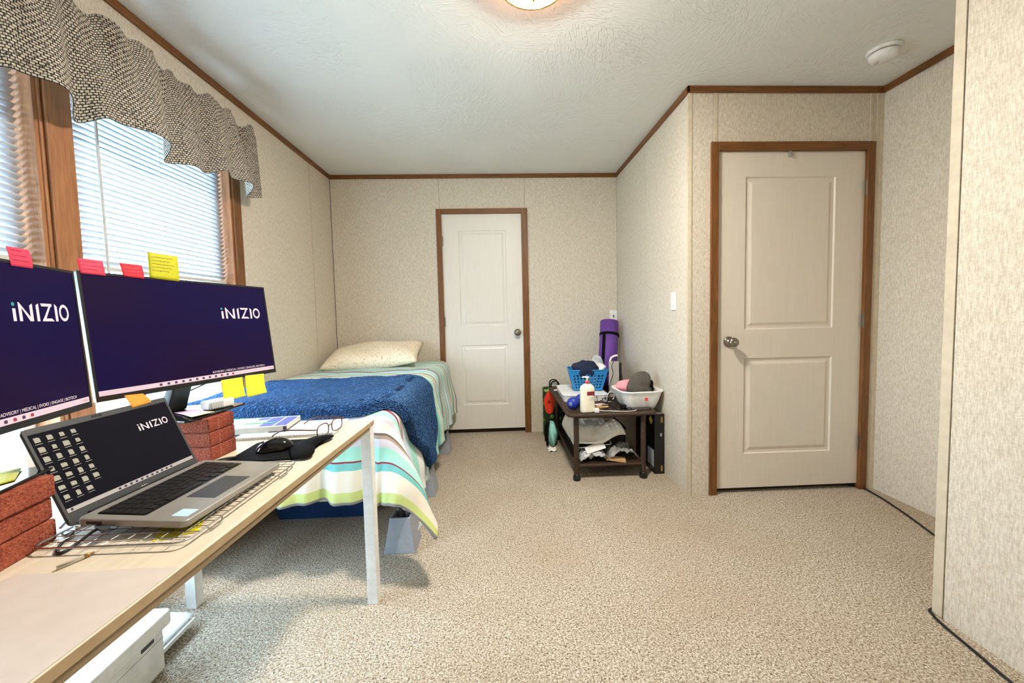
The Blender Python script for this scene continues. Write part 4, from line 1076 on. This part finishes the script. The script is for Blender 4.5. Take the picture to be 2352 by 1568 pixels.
# ---- things on the table top
TT = TZ-.0065
t = thing('lotion_bottle', 'white pump bottle of lotion with maroon label on the wicker table', 'bottle', (.592, 2.612, TT), (0, 0, R(8)))
def lb(u, v):
    a = 2*PI*u; z = .195*v; k = 1 if v < .80 else math.sqrt(max(.02, 1-((v-.80)/.2)**2*.92)); e = .6
    return (.049*k*math.copysign(abs(math.cos(a))**e, math.cos(a)), .030*k*math.copysign(abs(math.sin(a))**e, math.sin(a)), z)
mb = MB().grid(lb, 32, 26, wrapu=True); mb.f.append(tuple(range(31, -1, -1))); mb.mi.append(0); mb.f.append(tuple(range(25*32, 26*32))); mb.mi.append(0)
body = obj('body', mb, CREAMPL, t, smooth=True)
obj('label_print', bx(-.012, .040, -.0312, -.0295, .118, .144), MAROON, t)
obj('label_text', MB().box(.005, .036, -.0311, -.0298, .100, .103).box(.005, .036, -.0311, -.0298, .092, .094).box(.005, .030, -.0311, -.0298, .085, .087), GREYP, t)
obj('collar', MB().lathe([(.014, .194), (.015, .214), (.012, .216)], 18), PUMPRED, t, smooth=True)
pm = obj('pump', MB().lathe([(.006, .215), (.006, .232), (.014, .234), (.014, .244), (.001, .246)], 16).box(-.034, .008, -.006, .006, .237, .245), WHITEPL, t, smooth=False)
t = thing('dumbbell', 'blue vinyl dumbbell numbered ten on the wicker table corner', 'dumbbell', (.548, 2.745, TT), (0, 0, R(52)))
def head(cx): return MB().lathe([(.001, -.034), (.026, -.033), (.040, -.018), (.043, 0), (.040, .018), (.026, .033), (.001, .034)], 24, M=Matrix.Translation((cx, 0, .043)) @ Matrix.Rotation(PI/2, 4, 'Y'))
h1 = obj('weight', head(-.062), DBLUE, t, smooth=True); h2 = obj('weight', head(.062), DBLUE, t, smooth=True)
obj('handle', MB().lathe([(.015, -.04), (.017, 0), (.015, .04)], 16, M=Matrix.Translation((0, 0, .043)) @ Matrix.Rotation(PI/2, 4, 'Y')), DBLUE, t, smooth=True)
nm = obj('numeral', fit_text('10', .020, .026), WHITEPL, h1); nm.matrix_local = frame_matrix((-.0975, .012, .030), Vector((0, -1, 0)), Vector((0, 0, 1)), Vector((-1, 0, 0)))
t = thing('shallow_tray', 'shallow white lidded plastic tray under the turquoise basket', 'tray', (.655, 3.130, TT), (0, 0, -.02))
mb = MB(); mb.prism(rrect(.33, .42, .03), 0, .004); mb.prism(rrect(.334, .424, .03), .040, .046)
def wallr(u, v, w=.33, d=.42):
    P = rrect(w+.012*v, d+.012*v, .03, 6); i = int(round(u*len(P))) % len(P); return (P[i][0], P[i][1], .048*v)
mb.grid(wallr, len(rrect(1, 1, .1, 6)), 4, wrapu=True)
obj('body', mb, WHITEPL, t, solid=.003); obj('rim', MB().tube([(x, y, .048) for x, y in rrect(.345, .435, .035, 6)], .004, 6, closed=True), WHITEPL, t, smooth=True)
bk = basket('storage_basket', 'turquoise blue perforated plastic basket of odds and ends on the wicker table', 'basket', BLUEPL, .31, .22, .165, .72, 9, 7, 5, (.712, 3.155, TT+.0525), R(-6), rim=.010, z0f=.08, z1f=.80)
def blob(name, label, cat, mat, loc, size, seed=0, amp=.12, freq=2.2, rot=(0, 0, 0), flat=.0, fold=0, nu=40, nv=24, parts=None):
    def fn(u, v):
        a = 2*PI*u; b = PI*(v-.5); d = Vector((math.cos(b)*math.cos(a), math.cos(b)*math.sin(a), math.sin(b)))
        k = 1+amp*mnoise.noise(d*freq+Vector((seed*3.1, seed, 0)))+fold*math.sin(a*9+seed+3*b)*math.cos(b)
        p = Vector((d.x*size[0]*k, d.y*size[1]*k, d.z*size[2]*k))
        if p.z < -size[2]*(1-flat): p.z = -size[2]*(1-flat)
        return p
    o = obj(name, MB().grid(fn, nu, nv, wrapu=True), mat, None, smooth=True, loc=loc, rot=rot); return tag(o, label, cat)
blob('folded_beanie', 'navy cloth bundle heaped in the turquoise basket', 'cloth', NAVY, (.690, 3.120, TT+.215), (.105, .080, .075), 1, .25, 1.8, fold=.02)
tag(obj('paper_bag', MB().prism([(-.06, -.04), (.06, -.04), (.06, .04), (-.06, .04)], 0, .018), PAPER, None, loc=(.800, 3.120, TT+.205), rot=(R(18), R(-38), R(12)), bevel=.004), 'white folded packet sticking out of the turquoise basket', 'packet')
tag(obj('crumpled_wrapper', MB().grid(lambda u, v: (.13*(u-.5), .02*math.sin(u*7+v*5), .12*(v-.5)+.012*math.sin(u*11)), 14, 12), CLEARPL, None, smooth=True, loc=(.800, 3.200, TT+.240), rot=(R(-12), R(-28), R(8)), solid=.001), 'crumpled clear wrapper sticking out behind the white packet', 'wrapper')
for k, (x, y, r_, mt, lb_) in enumerate(((.530, 3.36, R(20), WHITEPL, 'thin white plastic tube lying behind the shallow tray'), (.560, 3.41, R(8), REDP, 'thin red pen lying behind the shallow tray'))):
    tag(obj('tube_pen', MB().lathe([(.002, -.07), (.007, -.066), (.007, .05), (.004, .07), (.001, .072)], 12), mt, None, smooth=True, loc=(x, y, TT+.0075), rot=(0, PI/2, r_)), lb_, 'pen')
# purple yoga mat leaning into the corner, standing on the table
A, B_ = Vector((.945, 3.390, TT+.012)), Vector((1.030, 3.580, 1.050)); ax = (B_-A).normalized(); sx_ = ax.cross(Vector((0, 0, 1))).normalized(); sy_ = sx_.cross(ax)
MM = frame_matrix(A, sx_, sy_, ax); Lm = (B_-A).length
t = thing('yoga_mat', 'rolled purple yoga mat with black strap leaning in the corner', 'yoga mat', A); MMl = MM.copy(); MMl.translation = (0, 0, 0)
vs = []; n = 150; turns = 4.5
for i in range(n):
    a = 2*PI*turns*i/(n-1); r_ = .018+.063*i/(n-1)
    for q, z in ((r_, 0), (r_, Lm)): vs.append(MMl @ Vector((q*math.cos(a), q*math.sin(a), z)))
mb = MB().add(vs, [(2*i, 2*i+2, 2*i+3, 2*i+1) for i in range(n-1)])
obj('roll', mb, PURPLE, t, smooth=True, solid=.0095)
for z0 in (.10, .47):
    obj('strap_band', MB().lathe([(.0875, 0), (.0875, .022)], 36, M=MMl @ Matrix.Translation((0, 0, z0)), caps=False), BLACKF, t, smooth=True, solid=.002)
an = R(112)
obj('strap_handle', MB().grid(lambda u, v: MMl @ Vector(((.0895)*math.cos(an+(u-.5)*.34), .0895*math.sin(an+(u-.5)*.34), .10+.39*v)), 4, 10), BLACKF, t, smooth=True, solid=.002)
# upright grey panel with black edge and cream hook
t = thing('panel_heater', 'upright grey panel with black edge and cream hook on top', 'panel', (.905, 3.040, TT), (0, 0, R(-8)))
obj('panel', MB().prism(rrect(.080, .022, .006), 0, .285), GREYPANEL, t, bevel=.002); obj('edge', bx(.0405, .058, -.014, .014, 0, .275), BLACKPL, t, bevel=.003)
obj('hook', MB().tube(smooth_path([(-.030, 0, .286), (-.022, -.004, .312), (.0, -.006, .328), (.028, -.006, .334)], 6), .008, 8), CREAMPL, t, smooth=True)
cable('black cord hanging down the front of the grey panel', [(.895, 3.012, TT+.290), (.880, 3.015, TT+.25), (.890, 3.015, TT+.19), (.865, 3.010, TT+.12), (.855, 3.0, TT+.04), (.86, 2.97, TT+.004)], .0025)
cable('black cord looping behind the grey panel', [(.955, 3.07, TT+.27), (.975, 3.08, TT+.20), (.985, 3.07, TT+.12), (.990, 3.05, TT+.05), (.98, 3.0, TT+.004)], .0025)
# white tub with hats
t = thing('wash_tub', 'white plastic wash tub overhanging the wicker table by the wall', 'tub', (.978, 2.735, TT+.001), (R(0), R(0), R(3)))
mb = MB(); PN = len(rrect(1, 1, .1, 6))
def tubw(u, v):
    k = v**.8; P = rrect(.210+.085*k, .20+.085*k, .05+.02*k, 6); i = int(round(u*PN)) % PN; return (P[i][0], P[i][1], .003+.120*v)
mb.grid(tubw, PN, 8, wrapu=True); obj('wall', mb, WHITEPL, t, smooth=True, solid=.003)
obj('bottom', MB().prism(rrect(.211, .201, .05, 6), 0, .004), WHITEPL, t)
obj('rim', MB().tube([(x, y, .124) for x, y in rrect(.301, .291, .072, 6)], .006, 8, closed=True), WHITEPL, t, smooth=True)
obj('label_print', bx(-.045, .018, -.1355, -.1335, .076, .082, Matrix.Rotation(R(-17), 4, 'X') @ Matrix.Translation((0, .0, -.012))), GREYP, t); obj('label_dot', MB().lathe([(.011, 0), (.011, .002), (.001, .002)], 16, M=Matrix.Translation((.012, -.1365, .075)) @ Matrix.Rotation(PI/2+R(-17), 4, 'X')), REDP, t)
blob('pink_cloth', 'pink fleece cloth in the white tub', 'cloth', PINKF, (.925, 2.800, TT+.130), (.080, .06, .048), 4, .2, 1.5)
def beanie():
    t = thing('knit_hat', 'dark grey ribbed knit hat standing in the white tub', 'hat', (.985, 2.715, TT+.098), (R(-6), R(8), R(-10)))
    def dome(u, v):
        a = 2*PI*u; k = math.sqrt(max(.0004, 1-v**2.6)); w_ = 1+.12*mnoise.noise(Vector((math.cos(a)*1.6, math.sin(a)*1.6, v*3)))
        return (.078*k*w_*math.cos(a)+.018*v*v, .056*k*w_*math.sin(a), .040+.110*v+.008*math.sin(a*2+1)*v)
    obj('crown', MB().grid(dome, 40, 16, wrapu=True), GREYHAT, t, smooth=True)
    def cuff(u, v):
        a = 2*PI*u; r_ = 1+.02*math.sin(a*44); b = 2*PI*v
        return ((.080+.006*math.cos(b))*r_*math.cos(a), (.058+.006*math.cos(b))*r_*math.sin(a), .024+.026*math.sin(b))
    obj('cuff', MB().grid(cuff, 176, 12, wrapu=True), GREYHAT, t, smooth=True)
beanie()
blob('black_glove', 'black fleece glove beside the grey hat in the tub', 'glove', BLACKF, (1.060, 2.735, TT+.135), (.038, .045, .062), 9, .25, 1.6)
t = thing('plastic_bottle', 'clear plastic bottle with green cap lying in the white tub', 'bottle', (1.085, 2.815, TT+.135), (R(60), 0, R(-14)))
obj('body', MB().lathe([(.001, -.07), (.026, -.068), (.028, .02), (.024, .045), (.011, .065), (.011, .072)], 18), CLEARPL, t, smooth=True); obj('cap', MB().lathe([(.014, .070), (.014, .088), (.001, .088)], 16), GREENCAP, t, smooth=True)
# chargers and cables on the table
t = thing('usb_charger', 'white cube usb charger at the front of the wicker table', 'charger', (.650, 2.585, TT), (0, 0, R(-10)))
obj('body', bx(-.016, .016, -.014, .014, 0, .028), WHITEPL, t, bevel=.004); obj('port', bx(.0155, .0170, -.006, .006, .010, .018), GREYP, t)
cable('white charging cord along the front edge of the wicker table', [(.667, 2.582, TT+.014), (.70, 2.58, TT+.010), (.74, 2.60, TT+.003), (.80, 2.585, TT+.003), (.86, 2.575, TT+.003), (.91, 2.585, TT+.003), (.93, 2.61, TT+.003)], .0028, WCABLE)
cable('white cord loop standing among the black cables', [(.80, 2.86, TT+.004), (.795, 2.85, TT+.045), (.815, 2.845, TT+.085), (.845, 2.845, TT+.075), (.845, 2.85, TT+.035), (.82, 2.86, TT+.006), (.79, 2.90, TT+.004)], .0032, WCABLE)
rc = random.Random(11)
for k in range(7):
    x, y = .72+.03*rc.random(), 2.66+.05*k; pts = []
    for q in range(7): pts.append((x+.028*q+rc.uniform(-.012, .012), y+.04*math.sin(q*1.7+k)+rc.uniform(-.01, .01), TT+.004+.004*k+rc.uniform(0, .012)))
    cable('tangled black cable on the middle of the wicker table', pts, .0030)['group'] = 'tangled cables'
t = thing('power_adapter', 'black power adapter among the cables on the wicker table', 'adapter', (.865, 2.665, TT), (0, 0, .5)); obj('body', bx(-.028, .028, -.022, .022, 0, .034), BLACKPL, t, bevel=.006); obj('prong', bx(-.006, .006, -.030, -.022, .012, .018), ALU, t)
t = thing('hair_brush', 'pale wooden brush beside the lotion bottle', 'brush', (.690, 2.660, TT), (0, 0, R(5))); obj('handle', MB().prism(rrect(.13, .022, .010), .012, .022), TAN, t, bevel=.003); obj('bristle_pad', MB().prism(rrect(.07, .03, .010, cx=-.02), 0, .012), plain('bristle', (120, 92, 50), .9), t)
tag(obj('pink_card', MB().box(-.045, .045, -.03, .03, 0, .002), plain('pale_pink_card', (240, 208, 200), .7), None, loc=(.735, 2.80, TT+.0006), rot=(0, 0, .3)), 'pale pink card behind the lotion bottle', 'card')

# ---- lower shelf
SZ = .1075
t = thing('black_bin', 'black storage bin on the lower shelf of the wicker table', 'bin', (.735, 3.110, SZ)); obj('body', MB().prism(rrect(.40, .52, .02), 0, .15), BLACKPL, t, bevel=.004); obj('lid', MB().prism(rrect(.41, .53, .02), .1505, .165), BLACKF, t, bevel=.004)
def wc(u, v):
    x = .500+.37*u; y = 2.66+.48*v; n_ = mnoise.noise(Vector((x*9, y*9, 0)))
    e = min(1, min(u, 1-u, v, 1-v)/.16); z = SZ+.170+.012+(.066+.03*n_+.016*mnoise.noise(Vector((x*24, y*20, 3)))+.012*abs(mnoise.noise(Vector((x*14+y*20, y*6, 8)))))*math.sqrt(e)
    if y < 2.845: z -= (2.845-y)*(.30+.25*math.sin(u*5))
    if x < .535: z -= (.535-x)*2.2
    return (x, y, max(z, SZ+.12))
tag(obj('white_blanket', MB().grid(wc, 44, 40), WHITECLOTH, None, smooth=True, solid=.012), 'rumpled off-white cloth on top of the black bin', 'cloth')
tag(obj('white_card', MB().box(-.07, .07, -.001, .001, -.028, .028), PAPER, None, loc=(.655, 2.665, SZ+.085), rot=(R(-50), R(-14), R(6))), 'white card leaning against the white cloth on the shelf', 'card')
def crumple(name, label, mat, loc, sx, sy, sz, seed, cat):
    def fn(u, v):
        n_ = mnoise.noise(Vector((u*4+seed, v*4, seed)))+.5*mnoise.noise(Vector((u*9, v*9, seed)))
        return ((u-.5)*sx, (v-.5)*sy, sz*(.5+.5*n_)*min(1, 6*min(u, 1-u)+.2)+.002)
    return tag(obj(name, MB().grid(fn, 24, 20), mat, None, smooth=True, loc=loc, solid=.0012), label, cat)
crumple('plastic_wrap', 'crumpled clear plastic wrap on the lower shelf, left', plain('frosted_wrap', (196, 200, 204), .3), (.640, 2.660, SZ+.001), .20, .11, .085, 2, 'wrap')
crumple('plastic_bag', 'grey smoky plastic bag on the lower shelf, right', SMOKEPL, (.845, 2.690, SZ+.012), .20, .15, .095, 5, 'bag')
t = thing('foil_pouch', 'dark pouch with silver rim on the lower shelf', 'pouch', (.660, 2.735, SZ+.078), (R(8), R(-4), R(3))); obj('body', MB().prism(rrect(.24, .10, .02), 0, .018), BLACKPL, t, bevel=.004); obj('rim', MB().tube([(x, y, .019) for x, y in rrect(.24, .10, .02)], .005, 6, closed=True), SILVER, t, smooth=True)
tag(obj('kraft_envelope', MB().box(-.065, .065, -.045, .045, 0, .006), TAN, None, loc=(.795, 2.640, SZ+.006), rot=(0, R(5), R(-14))), 'tan card envelope at the front of the lower shelf', 'envelope')
# black product box against the wall
t = thing('product_box', 'tall black product box standing between the wicker table and wall', 'box', (1.100, 2.815, 0))
obj('carton', bx(-.034, .034, -.185, .185, 0, .425), plain('black_carton', (16, 14, 15), .35), t, bevel=.001)
obj('top_flap', bx(-.033, .033, -.180, .02, .4252, .4268), plain('grey_flap', (120, 112, 104), .7), t)
obj('diamond_sticker', MB().add([(-.0348, -.120, .400), (-.0348, -.085, .368), (-.0348, -.120, .336), (-.0348, -.155, .368)], [(0, 1, 2, 3)]), YELLOWP, t, solid=.0006)
obj('data_label', bx(-.0350, -.0342, -.175, -.060, .045, .165), GREYP, t)
mk = MB()
for (z0, z1) in ((.365, .405), (.02, .06)): mk.box(.010, .024, -.1858, -.1852, z0, z1)
obj('orange_print', mk, plain('dull_orange_print', (150, 110, 60), .6), t)
obj('grey_print', MB().box(.006, .018, -.1858, -.1852, .268, .290), GREYP, t)
# bags left of the table
t = thing('shopping_bag', 'green and red flower-print shopping bag behind the wicker table', 'bag', (.560, 3.605, 0))
def bag(u, v):
    a = 2*PI*u; e = .45; k = 1-.10*math.sin(v*PI)*math.sin(a*3)*.4
    return (.165*math.copysign(abs(math.cos(a))**e, math.cos(a))*k, .070*math.copysign(abs(math.sin(a))**e, math.sin(a))*k, .002+.440*v)
obj('body', MB().grid(bag, 40, 16, wrapu=True), FLORAL, t, smooth=True, solid=.002)
fl = MB(); pts = [(-.112+.050*math.cos(a)*(1+.06*math.sin(5*a)), .320+.105*math.sin(a)) for a in [2*PI*k/24 for k in range(24)]]
fl.add([(x, -.0745, z) for x, z in pts], [tuple(range(24))]); obj('flower_print', fl, ORANGERED, t, solid=.001)
st_ = MB()
for k in range(6):
    a = 2*PI*k/6; st_.tube([(-.118, -.0762, .325), (-.118+.014*math.cos(a), -.0762, .325+.020*math.sin(a))], .002, 5)
obj('flower_centre', st_, BLACKF, t); 
for s_ in (-1, 1): obj('strap', MB().tube(smooth_path([(-.09, s_*.060, .43), (-.085, s_*.05, .50), (-.03, s_*.04, .505), (.0, s_*.055, .43)], 6), .006, 6), BLACKF, t, smooth=True)
t = thing('gym_bag', 'teal and black drawstring bag on the carpet left of the wicker table', 'bag', (.440, 3.320, 0))
def gb(u, v):
    a = 2*PI*u; k = math.sin(PI*(.08+.84*v))**.5*(1+.10*math.sin(a*4+v*6)); return (.040*k*math.cos(a), .115*k*math.sin(a), .004+.19*v)
mb = MB().grid(gb, 30, 18, wrapu=True); mb.f += [tuple(range(29, -1, -1)), tuple(range(17*30, 18*30))]; mb.mi += [0, 0]
obj('body', mb, TEALF, t, smooth=True)
obj('trim', MB().tube(smooth_path([(-.048, -.05, .01), (-.050, -.06, .08), (-.045, -.05, .15), (-.03, 0, .20), (-.045, .05, .15), (-.050, .06, .07), (-.045, .07, .01)], 6), .010, 8), BLACKF, t, smooth=True)
tag(obj('cloth_scrap', MB().grid(lambda u, v: (.385+.07*u, 3.13+.09*v, .004+.012*math.sin(u*5+v*3)**2), 10, 10), WHITECLOTH, None, smooth=True, solid=.003), 'small white cloth scrap on the carpet by the teal bag', 'cloth')

# ---------------------------------------------------------------- cords on the carpet
cable('black cord along the carpet from under the wide door to the near wall', [(2.20, 2.35, .005), (2.255, 2.285, .005), (2.250, 2.20, .005), (2.232, 2.11, .005), (2.190, 1.96, .005), (2.128, 1.78, .005), (2.06, 1.60, .005), (1.98, 1.45, .005), (1.86, 1.37, .005), (1.68, 1.345, .005), (1.592, 1.334, .005), (1.572, 1.310, .005), (1.556, 1.265, .005), (1.535, 1.15, .005), (1.515, 1.04, .005), (1.50, .8, .005), (1.50, .3, .005)], .0045, cat='cord', name='extension_cord')
